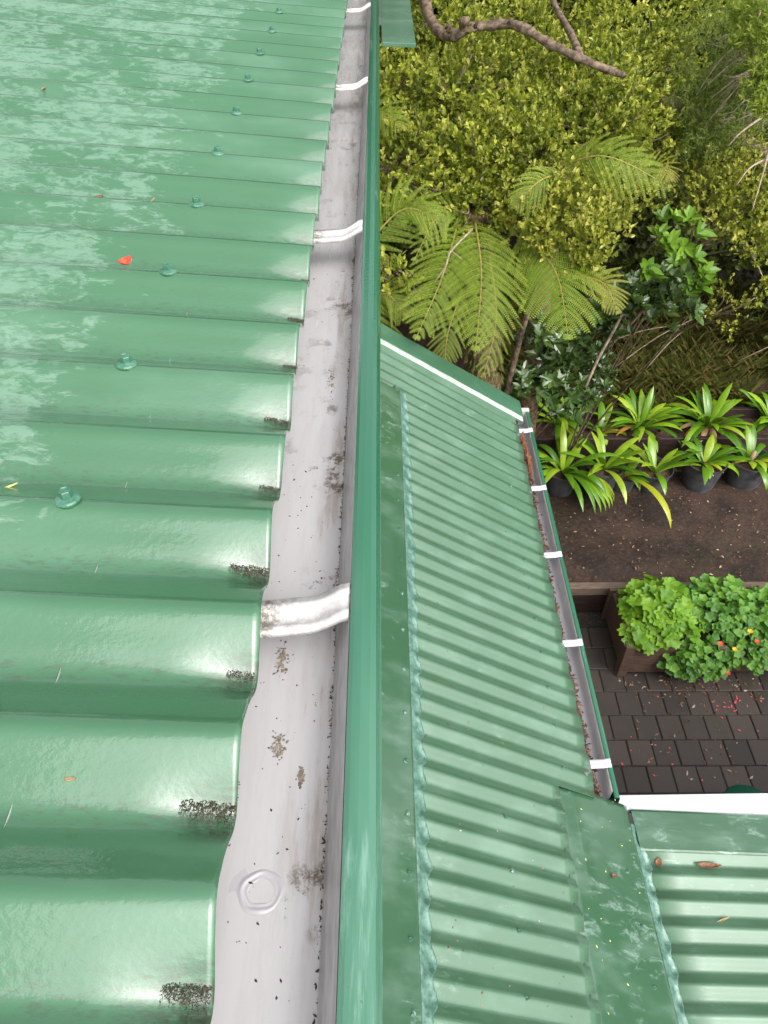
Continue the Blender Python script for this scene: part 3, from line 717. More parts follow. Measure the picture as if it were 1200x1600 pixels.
# raised bed behind the pots
be = empty('garden_bed', (2.8, 5.85, SZ), 'low dark stained timber bed behind the row of potted plants', 'garden bed')
BI = Matrix.Translation((-2.8, -5.85, -SZ))
for (ya, yb2, z1, nm) in ((5.66, 5.71, .24, 'front_board'), (6.08, 6.12, .27, 'back_board')):
    for xa_, xb_ in ((1.35, 2.56), (2.60, 3.72), (3.76, 4.9)):
        b = MB(); b.box((xa_, ya, SZ - .05), (xb_, yb2, SZ + z1)); o = b.build(nm, M['dark_timber'], None, False, .006); o.parent = be; o.matrix_parent_inverse = BI.copy()
b = MB(); b.box((1.35, 5.712, SZ), (4.9, 6.078, SZ + .16)); o = b.build('potting_soil', M['soil']); o.parent = be; o.matrix_parent_inverse = BI.copy()
for x in (2.57, 3.73):
    b = MB(); b.box((x, 5.63, SZ - .05), (x + .03, 5.655, SZ + .28)); o = b.build('corner_post', M['dark_timber'], None, False, .003); o.parent = be; o.matrix_parent_inverse = BI.copy()
# green tub on the paving by the veranda edge
tp = pz(1163, 1243, GZ + .3); t = empty('plastic_tub', (tp.x, tp.y - .10, GZ), 'dark green plastic tub on the paving, half hidden by the white board', 'tub')
b = MB(); b.lathe([(.12, .002), (.15, .27), (.155, .29)], 26); o = b.build('tub_body', M['tub'], None, True); o.parent = t
b = MB(); b.lathe([(.172, .285), (.175, .300), (.165, .31), (.05, .315)], 26); o = b.build('tub_lid', M['tub'], None, True); o.parent = t

# ================================================================== PLANTS
def unit(a): return a / (np.linalg.norm(a, axis=-1, keepdims=True) + 1e-9)
def leaves(name, pos, d, nrm, L, W, mat, parent=None, rnd=None, fold=.18, droop=0.0):
    N = len(pos); L = np.broadcast_to(L, (N,))[:, None]; W = np.broadcast_to(W, (N,))[:, None]
    d = unit(d); s = unit(np.cross(d, nrm)); n = np.cross(s, d)
    f = n * W * fold; dr = np.array([0, 0, -1.0]) * L * droop
    b0 = pos; tip = pos + d * L + dr; q1 = pos + d * L * .32; q2 = pos + d * L * .70 + dr * .45
    V = np.stack([b0, q1 + s * W * .46 + f, q2 + s * W * .40 + f * .8, tip, q2 - s * W * .40 + f * .8, q1 - s * W * .46 + f], 1)
    i = np.arange(N)[:, None] * 6
    F = np.concatenate([np.stack([i[:, 0], i[:, 0] + 1, i[:, 0] + 2, i[:, 0] + 3], -1), np.stack([i[:, 0], i[:, 0] + 3, i[:, 0] + 4, i[:, 0] + 5], -1)], 0)
    if rnd is None: rnd = RNG.random(N)
    return quads_obj(name, V.reshape(-1, 3), F, mat, parent, False, np.concatenate([rnd, rnd]))
def rand_dirs(n): return unit(RNG.normal(size=(n, 3)))
def sprays(lobes, per_area, k, L, W, upb=.6, spread=.9, twig=.05, shell=.3, face=None):
    """rosettes of leaves at twig tips spread through ellipsoid lobes; returns leaf arrays"""
    Ps, Ds, Ns, Rs, Ls = [], [], [], [], []
    for (c, r) in lobes:
        c = np.array(c, float); r = np.array(r if hasattr(r, '__len__') else (r, r, r), float)
        n = int(per_area * 4 * np.pi * (r.mean() ** 2)); o = rand_dirs(n)
        if face is not None:
            keep = (o @ face) > RNG.uniform(-.9, .25, n); o = o[keep]; n = len(o)
        bump = 1 + .26 * np.sin(o[:, 0] * 7 + c[0] * 9) * np.sin(o[:, 1] * 8 + c[1] * 5) + .16 * np.sin(o[:, 2] * 11 + c[2] * 7 + o[:, 0] * 5)
        rad = (1 - shell * RNG.random(n) ** 1.3) * bump
        p = c + o * r * rad[:, None]
        ax = unit(o * .7 + np.array([0, 0, upb]) + RNG.normal(size=(n, 3)) * .35)
        cl = RNG.random(n)
        for j in range(k):
            t = rand_dirs(n); t = unit(t - ax * (t * ax).sum(-1, keepdims=True)); a = RNG.uniform(.35, 1.25, (n, 1)) * spread
            d = ax * np.cos(a) + t * np.sin(a)
            Ps.append(p - ax * (RNG.random((n, 1)) ** 1.0 * twig)); Ds.append(d); Ns.append(unit(ax + RNG.normal(size=(n, 3)) * .25))
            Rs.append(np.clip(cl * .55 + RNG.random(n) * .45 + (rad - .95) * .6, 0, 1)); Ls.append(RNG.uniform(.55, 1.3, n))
    P_, D_, N_, R_, L_ = [np.concatenate(a) for a in (Ps, Ds, Ns, Rs, Ls)]
    return P_, D_, N_, R_, L_ * L, L_ * W
FACE = unit(np.array([[-.1, -.85, .55]]))[0]
def wl(u, v, t, r): return (tuple(pt(u, v, t)), r)
def tree_thing(name, base, label, cat, group=None): return empty(name, base, label, cat, group)
def rel(o, e): o.parent = e; o.matrix_parent_inverse = Matrix.Translation(-Vector(e.location)); return o

# --- main small-leaved tree with crooked limb
T1 = tree_thing('broadleaf_tree', (-.45, 5.6, -4.7), 'large olive green small-leaved tree with a crooked brown limb, top centre', 'tree', None)
lob = [wl(650,90,5.3,.62), wl(770,150,5.0,.52), wl(905,170,5.0,.55), wl(685,190,4.7,.45), wl(800,245,4.45,.38), wl(925,225,4.8,.42),
       wl(640,245,4.5,.30), wl(735,250,4.4,.30), wl(660,300,4.3,.20), wl(745,320,4.35,.20), wl(990,120,5.5,.45),
       wl(1000,215,5.2,.35), wl(720,20,6.0,.7), wl(860,10,5.9,.6), wl(1000,20,6.2,.65), wl(610,420,3.95,.11), wl(640,445,4.0,.08), wl(600,170,4.7,.3)]
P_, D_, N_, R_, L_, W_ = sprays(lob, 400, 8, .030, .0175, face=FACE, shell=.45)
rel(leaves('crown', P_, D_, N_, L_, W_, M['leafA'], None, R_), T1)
lob2 = [wl(850,310,4.2,.20), wl(900,330,4.15,.20), wl(930,370,4.0,.15), wl(850,365,4.1,.13), wl(800,335,4.3,.12), wl(945,335,4.3,.16), wl(990,300,4.5,.15), wl(880,440,4.1,.06), wl(905,410,4.05,.09)]
T1b = tree_thing('broadleaf_tree', (.95, 4.6, -4.7), 'yellowish small-leaved bushy tree hanging over the middle fern fronds', 'tree', 'small-leaved trees')
T1['group'] = 'small-leaved trees'
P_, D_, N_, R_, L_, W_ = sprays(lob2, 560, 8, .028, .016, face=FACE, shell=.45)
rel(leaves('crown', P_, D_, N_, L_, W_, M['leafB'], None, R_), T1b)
b = MB(); b.tube(bez([(.95, 4.6, -4.75), (.93, 4.75, -3.5), (1.0, 4.6, -2.4), pt(880, 340, 4.3)], 14), [.03 - .0015 * i for i in range(14)], 7, .1)
for q in range(10):
    a = pt(880, 340, 4.3); c_ = Vector(lob2[q % len(lob2)][0]); b.tube(bez([a, (a + c_) / 2 + Vector((0, 0, -.1)), c_], 7), [.011, .010, .009, .008, .006, .005, .003], 5)
rel(b.build('trunk', M['bark'], None, True), T1b)
b = MB()
limb = [pt(*q) for q in ((650,-60,4.75),(664,-5,4.55),(673,30,4.45),(690,52,4.38),(712,55,4.3),(735,44,4.25),(762,40,4.25),(800,38,4.2),(832,52,4.15),(870,74,4.12),(905,90,4.1),(945,107,4.15),(975,118,4.35))]
b.tube(bez(limb, 70), [.031 - .00018 * i + .003 * math.sin(i * .9) for i in range(70)], 12, .2)
sb = [pt(*q) for q in ((850,-50,4.7),(866,5,4.5),(885,40,4.35),(900,70,4.2),(906,90,4.12))]
b.tube(bez(sb, 30), [.014 + .0003 * i for i in range(30)], 9, .1)
b.tube(bez([pt(728,47,4.27), pt(722,36,4.2), pt(733,28,4.17)], 8), [.026, .024, .021, .02, .022, .021, .017, .01], 8, .12)
b.tube(bez([pt(640,-10,4.7), pt(655,-5,4.65), pt(662,15,4.55), pt(672,38,4.45)], 12), .016, 8, .1)
for (u, v) in ((795,37),(742,42),(858,68),(700,50)):
    p = pt(u, v, 4.15); b.tube([p, p + Vector((.01, -.03, .03))], [.013, .006], 7)
rel(b.build('limb', M['bark'], None, True), T1)
b = MB(); b.tube(bez([(-.45, 5.6, -4.8), (-.5, 5.6, -3.4), (-.45, 5.5, -2.0), (-.25, 5.2, -.9), pt(640,-70,4.75), pt(650, -120, 4.9)], 26), [.13 - .0032 * i for i in range(26)], 12, .08)
for (cc, r) in lob:
    for q in range(7):
        d_ = Vector(rand_dirs(1)[0]); d_.y = -abs(d_.y); st_ = Vector(cc) + d_ * r * .35; en = Vector(cc) + d_ * r * random.uniform(.9, 1.08)
        b.tube(bez([st_, (st_ + en) / 2 + Vector((random.uniform(-.05, .05), 0, -.03)), en], 6), [.006, .005, .0045, .004, .003, .002], 4)
for q in range(14):
    a = Vector((-.42, 5.4, -2.2 + q * .09)); c_ = Vector(lob[q][0]); b.tube(bez([a, (a + c_) / 2 + Vector((0, .1, -.12)), c_], 9), [.028 - .0026 * i for i in range(9)], 6, .1)
rel(b.build('trunk', M['bark'], None, True), T1)

# --- fine-leaved trees on the right
for (lobs, label, sc, dens, trunk) in (
    ([wl(1110,300,5.0,.25), wl(1160,330,4.9,.24), wl(1190,380,4.9,.14), wl(1120,245,5.1,.28), wl(1060,230,5.2,.26), wl(1220,300,5.0,.35), wl(1195,440,4.9,.07)], 'olive small-leaved tree at the right edge above the bright broad leaves', .030, 430, (2.35, 7.2, -4.6)),
    ([wl(1130,450,5.2,.10), wl(1160,475,5.2,.10), wl(1110,480,5.3,.09), wl(1140,510,5.3,.10), wl(1180,465,5.1,.08)], 'sparse pale yellow shrub over the dark gap at the right', .024, 260, (2.9, 7.4, -4.6))):
    T = tree_thing('broadleaf_tree', trunk, label, 'tree', 'small-leaved trees')
    P_, D_, N_, R_, L_, W_ = sprays(lobs, dens, 7, sc, sc * .58, face=FACE, shell=.6)
    rel(leaves('crown', P_, D_, N_, L_, W_, M['leafB'], None, R_), T)
    b = MB(); tb = Vector(trunk); c0 = sum((Vector(l[0]) for l in lobs), Vector()) / len(lobs)
    b.tube(bez([tb, (tb + c0) / 2 + Vector((.12, .3, -.2)), c0], 12), [.018 - .001 * i for i in range(12)], 7, .1)
    for l in lobs: b.tube(bez([c0 * .75 + tb * .25, (c0 + Vector(l[0])) / 2 + Vector((0, .05, -.08)), Vector(l[0])], 6), [.009, .008, .006, .005, .004, .003], 5)
    rel(b.build('trunk', M['twig'], None, True), T)
# --- feathery tree top right with dead twigs
T = tree_thing('feathery_tree', (4.9, 7.4, -4.6), 'feathery grey green tree with pale dead twigs in the top right corner', 'tree')
lk = [wl(1130,60,4.9,.30), wl(1090,150,4.9,.25), wl(1150,170,4.8,.28), wl(1100,210,4.9,.2), wl(1190,40,4.9,.3), wl(1170,110,4.7,.22)]
P_, D_, N_, R_, L_, W_ = sprays(lk, 700, 12, .030, .0035, spread=1.2, face=FACE, shell=.7, twig=.09)
rel(leaves('crown', P_, D_, N_, L_, W_, M['kanuka'], None, R_), T)
ll = [wl(1165,20,4.45,.14), wl(1190,130,4.35,.12), wl(1200,75,4.3,.13), wl(1175,60,4.35,.08), wl(1195,115,4.3,.10), wl(1200,160,4.3,.08), wl(1185,165,4.3,.06), wl(1215,30,4.3,.15), wl(1150,65,4.4,.05)]
P_, D_, N_, R_, L_, W_ = sprays(ll, 1100, 12, .030, .006, spread=1.1, face=FACE, shell=.7, twig=.05)
rel(leaves('young_growth', P_, D_, N_, L_, W_, M['lime'], None, R_), T)
b = MB()
for i in range(48):
    s = pt(random.uniform(1130, 1225), random.uniform(60, 190), random.uniform(4.5, 4.9)); e_ = s + Vector((random.uniform(-.25, -.02), random.uniform(-.1, .15), random.uniform(-.35, .02)))
    m_ = (s + e_) / 2 + Vector((random.uniform(-.04, .04), 0, random.uniform(.0, .05))); b.tube(bez([s, m_, e_], 6), [.0045, .004, .003, .0025, .002, .001], 4)
    for q in range(2): b.tube([m_, m_ + Vector((random.uniform(-.12, .03), random.uniform(-.05, .05), random.uniform(-.13, .0)))], [.002, .0008], 4)
for (a, c_, d_) in (((1210,170),(1160,205),(1138,228)), ((1215,180),(1195,260),(1175,330)), ((1220,240),(1175,260),(1150,290)), ((1200,100),(1150,120),(1130,118)), ((1190,0),(1180,60),(1160,95))):
    b.tube(bez([pt(*a, 4.7), pt(*c_, 4.6), pt(*d_, 4.6)], 12), [.010 - .0007 * i for i in range(12)], 6, .15)
rel(b.build('dead_twigs', M['twig'], None, True), T)
b = MB(); b.tube(bez([(4.9, 7.4, -4.7), (4.4, 6.8, -2.9), pt(1190, 120, 4.95), pt(1185, -40, 5.0)], 20), [.06 - .002 * i for i in range(20)], 9, .1)
b.tube(bez([pt(1010, 172, 5.25), pt(1045, 165, 5.1), pt(1110, 190, 5.2), pt(1200, 240, 5.4)], 12), .045, 9, .15)
rel(b.build('trunk', M['bark'], None, True), T)

# --- broad bright-leaved shrub and glossy dark shrubs
def rosettes(centers, k, L, W, spread=1.15, up=(0, -.25, 1)):
    P_, D_, N_, R_, L_ = [], [], [], [], []
    for c in centers:
        ax = Vector(up) + Vector([random.gauss(0, .35) for _ in range(3)]); ax.normalize(); cr = random.random(); a0 = random.uniform(0, 6)
        for j in range(k):
            a = a0 + j * 2.4; e_ = ax.orthogonal().normalized(); f_ = ax.cross(e_); t_ = e_ * math.cos(a) + f_ * math.sin(a); an = random.uniform(.55, spread)
            P_.append(Vector(c) - ax * random.uniform(0, .03)); D_.append(ax * math.cos(an) + t_ * math.sin(an)); N_.append(ax); R_.append(min(1, cr * .5 + random.random() * .5)); L_.append(random.uniform(.75, 1.15))
    A = lambda q: np.array([tuple(v) for v in q])
    return A(P_), A(D_), A(N_), np.array(R_), np.array(L_) * L, np.array(L_) * W
T = tree_thing('broadleaf_shrub', (1.9, 5.3, -4.6), 'shrub with bright green broad glossy leaves in front of the dark gap', 'shrub')
cs = [pt(u, v, 4.75) for u, v in ((1030,365),(1055,345),(1078,340),(1090,365),(1070,385),(1085,400),(1040,385),(1060,410),(1098,425),(1085,440),(1010,420),(1020,430),(1078,455),(1095,445),(1035,340),(1050,375),(1100,440))]
A_ = rosettes(cs, 9, .105, .046); rel(leaves('leaves', A_[0], A_[1], A_[2], A_[4], A_[5], M['bright'], None, A_[3], .12, .15), T)
b = MB()
for c in cs[::4]: b.tube(bez([Vector((1.9, 6.9, -4.65)), Vector((1.85, 6.0, -3.5)) + Vector((random.uniform(-.1, .1), 0, 0)), c], 8), [.012, .011, .010, .009, .008, .007, .005, .004], 5)
rel(b.build('stems', M['bark'], None, True), T)
def gloss_shrub(label, base, pts_, n, rr, L, W, mat, k=8):
    T = tree_thing('glossy_shrub', base, label, 'shrub', 'dark glossy shrubs')
    cs = []
    for i in range(n):
        u, v, t = random.choice(pts_); cs.append(pt(u + random.gauss(0, rr), v + random.gauss(0, rr * .6), t + random.uniform(-.15, .25)))
    A_ = rosettes(cs, k, L, W); rel(leaves('leaves', A_[0], A_[1], A_[2], A_[4], A_[5], M[mat], None, A_[3], .10, .12), T)
    b = MB()
    for c in cs[::24]: b.tube(bez([Vector(base), (Vector(base) + c) / 2 + Vector((0, .1, -.1)), c], 6), [.010, .009, .008, .006, .004, .003], 5)
    rel(b.build('stems', M['bark'], None, True), T)
gloss_shrub('dark glossy-leaved shrub behind the potted plants, right of the fern', (1.3, 5.7, -4.7), [(850,545,5.6),(890,560,5.8),(925,560,5.9),(840,590,5.7),(880,600,5.9),(930,590,6.1),(850,520,5.3),(815,600,5.7),(900,625,6.0)], 190, 20, .090, .038, 'gloss')
gloss_shrub('dark glossy-leaved shrub below the bright broad leaves', (1.7, 5.5, -4.7), [(1000,450,5.0),(1040,440,5.0),(985,470,5.1),(1030,465,5.1),(960,490,5.3),(1055,470,5.1),(940,520,5.5)], 110, 18, .085, .042, 'gloss')

# --- understory mass behind everything (dark)
lobU = []
for i in range(60):
    x = RNG.uniform(-3.0, 6.5); y = RNG.uniform(6.9, 9.5); z = -4.2 + RNG.uniform(0, 1.0) + (y - 6.9) * .8
    lobU.append(((x, y, z), .65))
for i in range(46):
    x = RNG.uniform(-3.0, 6.5); z = RNG.uniform(-2.5, .6); lobU.append(((x, 8.6 + RNG.uniform(-.4, 1.2), z), .75))
lobU += [((2.6 + .5 * i, 8.3, -3.6), .6) for i in range(5)]
lobU = [l for l in lobU if not (1.3 < l[0][0] < 4.2 and l[0][2] < -3.2 and l[0][1] < 8.0)]
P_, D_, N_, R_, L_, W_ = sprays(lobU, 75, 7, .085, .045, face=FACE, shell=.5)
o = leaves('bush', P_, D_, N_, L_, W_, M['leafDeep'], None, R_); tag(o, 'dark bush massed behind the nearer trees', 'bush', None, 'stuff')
# dark earth bank behind so no sky shows low between leaves
nx, ny = 60, 24; xx = np.linspace(-9, 14, nx); tt = np.linspace(0, 1, ny); X, T_ = np.meshgrid(xx, tt, indexing='ij')
Y = 10.2 + T_ * 5.0 + .4 * np.sin(X * 1.3 + T_ * 5); Z = -4.5 + T_ * 4.4 + .25 * np.sin(X * 2.1) * np.sin(T_ * 9)
struct(grid_obj('hillside', np.stack([X, Y, Z], -1), M['ground'], None, True))
# --- taller trees behind, seen only at the top edge and in reflections
tl = ((1.2, 10.6, 1.2, 2.2, 'tall dark green tree directly behind the crooked limb'), (4.8, 10.4, 1.4, 2.2, 'tall dark green tree behind the feathery tree'),
      (-2.6, 11.6, 1.6, 2.3, 'tall dark tree hidden beyond the main roof, nearest the gutter'), (-6.4, 12.0, 1.6, 2.4, 'tall dark tree hidden beyond the main roof, between two others'),
      (-10.5, 11.5, 1.6, 2.4, 'tall dark tree hidden beyond the main roof, farthest left'), (8.8, 8.6, 1.2, 2.2, 'tall dark tree outside the right edge, beyond the garden'), (10.5, 3.8, .6, 2.2, 'tall dark tree outside the right edge, beside the veranda roof'))
for i, (x, y, z, r, lab) in enumerate(tl):
    T = tree_thing('tall_tree', (x, y, -4.6), lab, 'tree', 'tall background trees')
    lo = [((x + RNG.normal() * r * .5, y + RNG.normal() * .5, z - 3.2 + q * .55), r * .48) for q in range(12)]
    P_, D_, N_, R_, L_, W_ = sprays(lo, 26, 7, .17, .10, shell=.6)
    rel(leaves('crown', P_, D_, N_, L_, W_, M['leafDeep'], None, R_), T)
    b = MB(); b.tube(bez([(x, y, -4.7), (x + .2, y, -2), (x, y, z + .8)], 12), [.16 - .008 * k for k in range(12)], 9, .08); rel(b.build('trunk', M['bark'], None, True), T)

# --- tree ferns
def frond(base, mid, tip, W, npn=20, up=(0, -.8, .8), mat='fern', name='frond', dens=34, droop=.14, seed=0):
    """bipinnate frond as one mesh of pinnules plus one of ribs"""
    rg = np.random.default_rng(seed + 11); path = bez([base, mid, tip], 60); Pn, Dn, Nn, Ln, Wn, Rn = [], [], [], [], [], []; rb = MB()
    rb.tube(path[::3], [.0065 * (1 - .85 * i / 19) + .0006 for i in range(20)], 5)
    for i in range(npn):
        t = .06 + .93 * (i / (npn - 1)) ** .93; k = min(58, int(t * 59)); p = path[k]; tan = (path[k + 1] - path[k]).normalized()
        side = tan.cross(Vector(up)).normalized(); n = side.cross(tan).normalized()
        if n.z < 0: n = -n
        wl_ = W * (math.sin(math.pi * min(1, (t * .93 + .10)) ** .85) ** .8) * (1 - .15 * t)
        for sg in (-1, 1):
            a = .98 - .35 * t + rg.normal() * .05; d = tan * math.cos(a) + side * sg * math.sin(a); Lp = wl_ * (1 + rg.normal() * .06)
            pp_ = []; m_ = 10
            for q in range(m_ + 1):
                s = q / m_; pp_.append(p + d * Lp * s + tan * (Lp * .14 * s * s) + n * (.05 * Lp * math.sin(s * 3.0)) + Vector((0, 0, -droop * Lp * s * s)))
            rb.tube(pp_[::2] , [.0026, .0023, .002, .0016, .0012, .0008], 3)
            nd = max(5, int(dens * Lp / W))
            for q in range(nd):
                s = .04 + .94 * q / nd; kk = min(m_ - 1, int(s * m_)); f_ = s * m_ - kk; pos = pp_[kk].lerp(pp_[kk + 1], f_); td = (pp_[kk + 1] - pp_[kk]).normalized(); sd = td.cross(n).normalized()
                for s2 in (-1, 1):
                    Pn.append(tuple(pos)); Dn.append(tuple(td * .30 + sd * s2 * .9 + Vector((0, 0, -.15)))); Nn.append(tuple(n))
                    Ln.append(W * .105 * (1 - .72 * s ** 1.5) * (.6 + .4 * wl_ / W)); Wn.append(W / dens * .62); Rn.append(min(1, max(0, .15 + .45 * s + rg.random() * .35)))
    o = leaves(name, np.array(Pn), np.array(Dn), np.array(Nn), np.array(Ln), np.array(Wn), M[mat], None, np.array(Rn), .12, .08)
    r_ = rb.build('frond_rib', M['rachis'], None, True); r_.parent = o; return o
F1 = tree_thing('tree_fern', (.78, 4.35, -4.7), 'large tree fern with drooping fronds beyond the skirt roof corner', 'tree fern', 'tree ferns')
C1 = pt(745, 330, 4.45)
fl = [((742,345,4.35),(752,430,3.98),(742,560,3.62),.32,'fern'), ((715,350,4.35),(692,430,4.0),(645,540,3.72),.28,'fern'), ((815,365,4.3),(868,425,4.05),(890,540,3.72),.35,'fern'),
      ((760,335,4.4),(800,330,4.3),(850,370,4.35),.20,'fern'), ((735,335,4.4),(690,330,4.25),(640,420,4.05),.20,'fern'), ((765,400,4.3),(775,500,4.25),(752,600,4.25),.17,'fern'),
      ((720,460,4.3),(700,520,4.25),(695,575,4.25),.15,'fern'), ((905,430,4.25),(945,445,4.2),(968,495,4.15),.15,'fern_pale')]
for i, (a, m_, t_, W, mt) in enumerate(fl):
    rel(frond(pt(*a), pt(*m_), pt(*t_), W, 19 if W > .2 else 14, mat=mt, seed=i), F1)
b = MB(); tk = bez([(.78, 4.35, -4.75), (.74, 4.3, -3.6), (.66, 4.3, -2.6), C1], 30); b.tube(tk, [.085 + .01 * math.sin(i * 1.7) for i in range(30)], 12, .25); rel(b.build('trunk', M['fern_bark'], None, True), F1)
Pn, Dn = [], []
for i in range(900):
    q = tk[random.randrange(8, 27)]; a = random.uniform(0, 6.3); Pn.append((q.x + .10 * math.cos(a), q.y + .10 * math.sin(a), q.z + random.uniform(-.1, .1))); Dn.append((math.cos(a) * .45, math.sin(a) * .45, -1))
rel(leaves('dead_fronds', np.array(Pn), np.array(Dn), np.tile([[0, -1, .3]], (900, 1)), RNG.uniform(.03, .09, 900), RNG.uniform(.006, .014, 900), M['grass']), F1)
b = MB(); tw = [pt(738,358,4.0), pt(705,392,3.9), pt(697,415,3.9), pt(690,432,3.9)]; b.tube(bez(tw, 12), [.006, .0055, .005, .005, .005, .0045, .004, .004, .003, .003, .002, .0015], 5); b.tube([pt(697,415,3.9), pt(680,440,3.92)], [.004, .002], 5); b.tube([pt(705,392,3.9), pt(722,405,3.9)], [.004, .0015], 5)
tag(b.build('dead_twig', M['twig'], None, True), 'pale forked dead twig caught on the fern fronds', 'twig')
F2 = tree_thing('tree_fern', (-.35, 4.5, -4.7), 'tree fern beside the gutter bead, its fronds reaching out left of the big fern', 'tree fern', 'tree ferns')
for i, (a, m_, t_, W) in enumerate((((560,400,4.2),(628,328,4.05),(690,345,3.95),.24), ((540,220,4.5),(590,175,4.3),(635,205,4.15),.19), ((570,470,4.1),(605,460,4.0),(640,500,3.95),.17), ((560,430,4.1),(590,520,4.0),(615,560,4.0),.17))):
    rel(frond(pt(*a), pt(*m_), pt(*t_), W, 16, seed=30 + i, droop=.25), F2)
b = MB(); b.tube(bez([(-.05, 4.5, -4.75), (-.1, 4.5, -3.0), pt(556, 410, 4.25)], 16), .08, 10, .2); rel(b.build('trunk', M['fern_bark'], None, True), F2)
F3 = tree_thing('tree_fern', (1.25, 5.1, -4.7), 'tree fern high among the olive foliage, its arched frond left of the bright shrub', 'tree fern', 'tree ferns')
for i, (a, m_, t_, W, mt) in enumerate((((870,262,4.25),(950,245,4.0),(1062,300,4.0),.24,'fern'), ((880,270,4.2),(840,285,4.05),(800,330,4.1),.16,'fern'), ((985,285,4.2),(1030,260,4.05),(1050,285,3.95),.13,'fern_pale'))):
    rel(frond(pt(*a), pt(*m_), pt(*t_), W, 16, seed=50 + i, droop=.3, mat=mt), F3)
b = MB(); b.tube(bez([(1.25, 5.1, -4.75), (1.15, 5.0, -3.0), pt(875, 265, 4.4)], 16), .07, 10, .2); rel(b.build('trunk', M['fern_bark'], None, True), F3)

# --- grass slope
n = 18000
gx = RNG.uniform(1.2, 5.0, n); gy = RNG.uniform(6.25, 8.6, n)
tuft = RNG.integers(0, 130, n); tc = np.stack([RNG.uniform(1.2, 5.0, 130), RNG.uniform(6.25, 8.5, 130)], -1)
gx = tc[tuft, 0] + RNG.normal(0, .07, n); gy = tc[tuft, 1] + RNG.normal(0, .07, n)
P_ = np.stack([gx, gy, SZ + np.clip(gy - 6, 0, 9) * .10 - .02], -1); az_ = RNG.uniform(0, 6.28, n)
D_ = np.stack([np.cos(az_) * .6, np.sin(az_) * .6 - .35, np.full(n, 1.0)], -1)
o = leaves('grass', P_, D_, unit(RNG.normal(size=(n, 3)) + np.array([0, -1, .4])), RNG.uniform(.18, .55, n), RNG.uniform(.003, .007, n), M['grass'], None, None, .1, .22)
tag(o, 'olive brown grass on the slope behind the garden bed', 'grass', None, 'stuff')
b = MB()
for i in range(15):
    p = Vector((random.uniform(1.4, 4.6), random.uniform(6.3, 8.2), -4.35)); a = random.uniform(-.5, .9); L = random.uniform(.3, 1.0); q = p + Vector((math.cos(a) * L, random.uniform(-.2, .3), random.uniform(.05, .6)))
    b.tube(bez([p, (p + q) / 2 + Vector((0, 0, .06)), q], 7), [.006, .006, .005, .005, .004, .003, .002], 5)
b.tube(bez([pt(915,605,5.6), pt(935,560,5.5), pt(965,505,5.3), pt(985,460,5.2)], 10), .011, 6)
tag(b.build('brushwood', M['twig'], None, True), 'pale dead sticks lying through the grass slope', 'sticks', None, 'stuff')

# --- strap-leaved plants
def strap_cloud(specs, mat, name='leaves'):
    """specs: (base, azimuth, L, W, rise, droop, rnd)"""
    V = []; F = []; Rn = []
    for (bp, az_, L, W, rise, drp, rr) in specs:
        d = Vector((math.cos(az_), math.sin(az_), 0)); n = 11; side = Vector((-d.y, d.x, 0)); k0 = len(V); p = Vector(bp); an = rise; st = L / (n - 1); tw = random.uniform(-.3, .3)
        for i in range(n):
            t = i / (n - 1); wd = W * .5 * (.55 + .9 * t if t < .45 else 1) * (1 - max(0, (t - .55) / .45) ** 2.2) + .0012
            if t < .45: wd = W * .5 * (.6 + .4 * t / .45)
            dirv = d * math.cos(an) + Vector((0, 0, math.sin(an))); up = dirv.cross(side) * -1
            s2 = side * math.cos(tw * t) + up * math.sin(tw * t)
            V += [p - s2 * wd + up * wd * .28, p.copy(), p + s2 * wd + up * wd * .28]; p = p + dirv * st; an -= drp / (n - 1) * (.5 + 1.2 * t)
        for i in range(n - 1):
            a = k0 + i * 3; F += [(a, a + 1, a + 4, a + 3), (a + 1, a + 2, a + 5, a + 4)]; Rn += [min(1, max(0, rr + .12 * (i / n)))] * 2
    return quads_obj(name, np.array([tuple(v) for v in V]), np.array(F), M[mat], None, True, np.array(Rn))
def clivia(base, n, L, lean=0, droopy=1.0):
    sp = []
    n = int(n * 1.4)
    for i in range(n):
        a = i * 2.4 + random.uniform(-.5, .5); t = i / n
        sp.append((Vector(base) + Vector((math.cos(a) * .012, math.sin(a) * .012, 0)), a, L * 1.12 * random.uniform(.75, 1.1) * (1 - .2 * t), .060 * random.uniform(.85, 1.15), .55 + .75 * t + random.uniform(-.1, .1), random.uniform(.9, 2.3) * droopy * (1.15 - .5 * t), random.random() * .85))
    return strap_cloud(sp, 'strapleaf')
POTR, POTH = .18, .30
def pot_parts(e, r, h):
    b = MB(); b.lathe([(r * .74, 0), (r * .95, h * .93), (r * 1.0, h * .93), (r * 1.02, h), (r * .97, h), (r * .93, h * .90), (r * .88, h * .80)], 30); b.f.pop()
    o = b.build('pot', M['pot'], None, True); o.parent = e
    md = o.modifiers.new('b', 'EDGE_SPLIT'); md.split_angle = R(50)
    b = MB(); b.lathe([(r * .90, h * .80), (r * .6, h * .83), (r * .2, h * .84)], 20); o = b.build('potting_soil', M['soil'], None, True); o.parent = e
potspec = [(878,752,.16,15,.50,'first pot from the left with long leaves spilling forward, half hidden by the lower gutter', 1.25),
           (942,748,.17,12,.44,'second pot from the left, broad dark green leaves leaning right', .9),
           (976,752,.12,3,.30,'small pot wedged between two larger pots, with one long yellow leaf flopping onto the soil', 1.2),
           (1022,750,.155,8,.40,'pot in the middle of the row with a few upright green leaves', .8),
           (1097,744,.19,10,.38,'large pot with yellowing lower leaves, second from the right', .9),
           (1167,742,.19,11,.38,'rightmost large pot, pale tan stem and arching leaves', 1.0)]
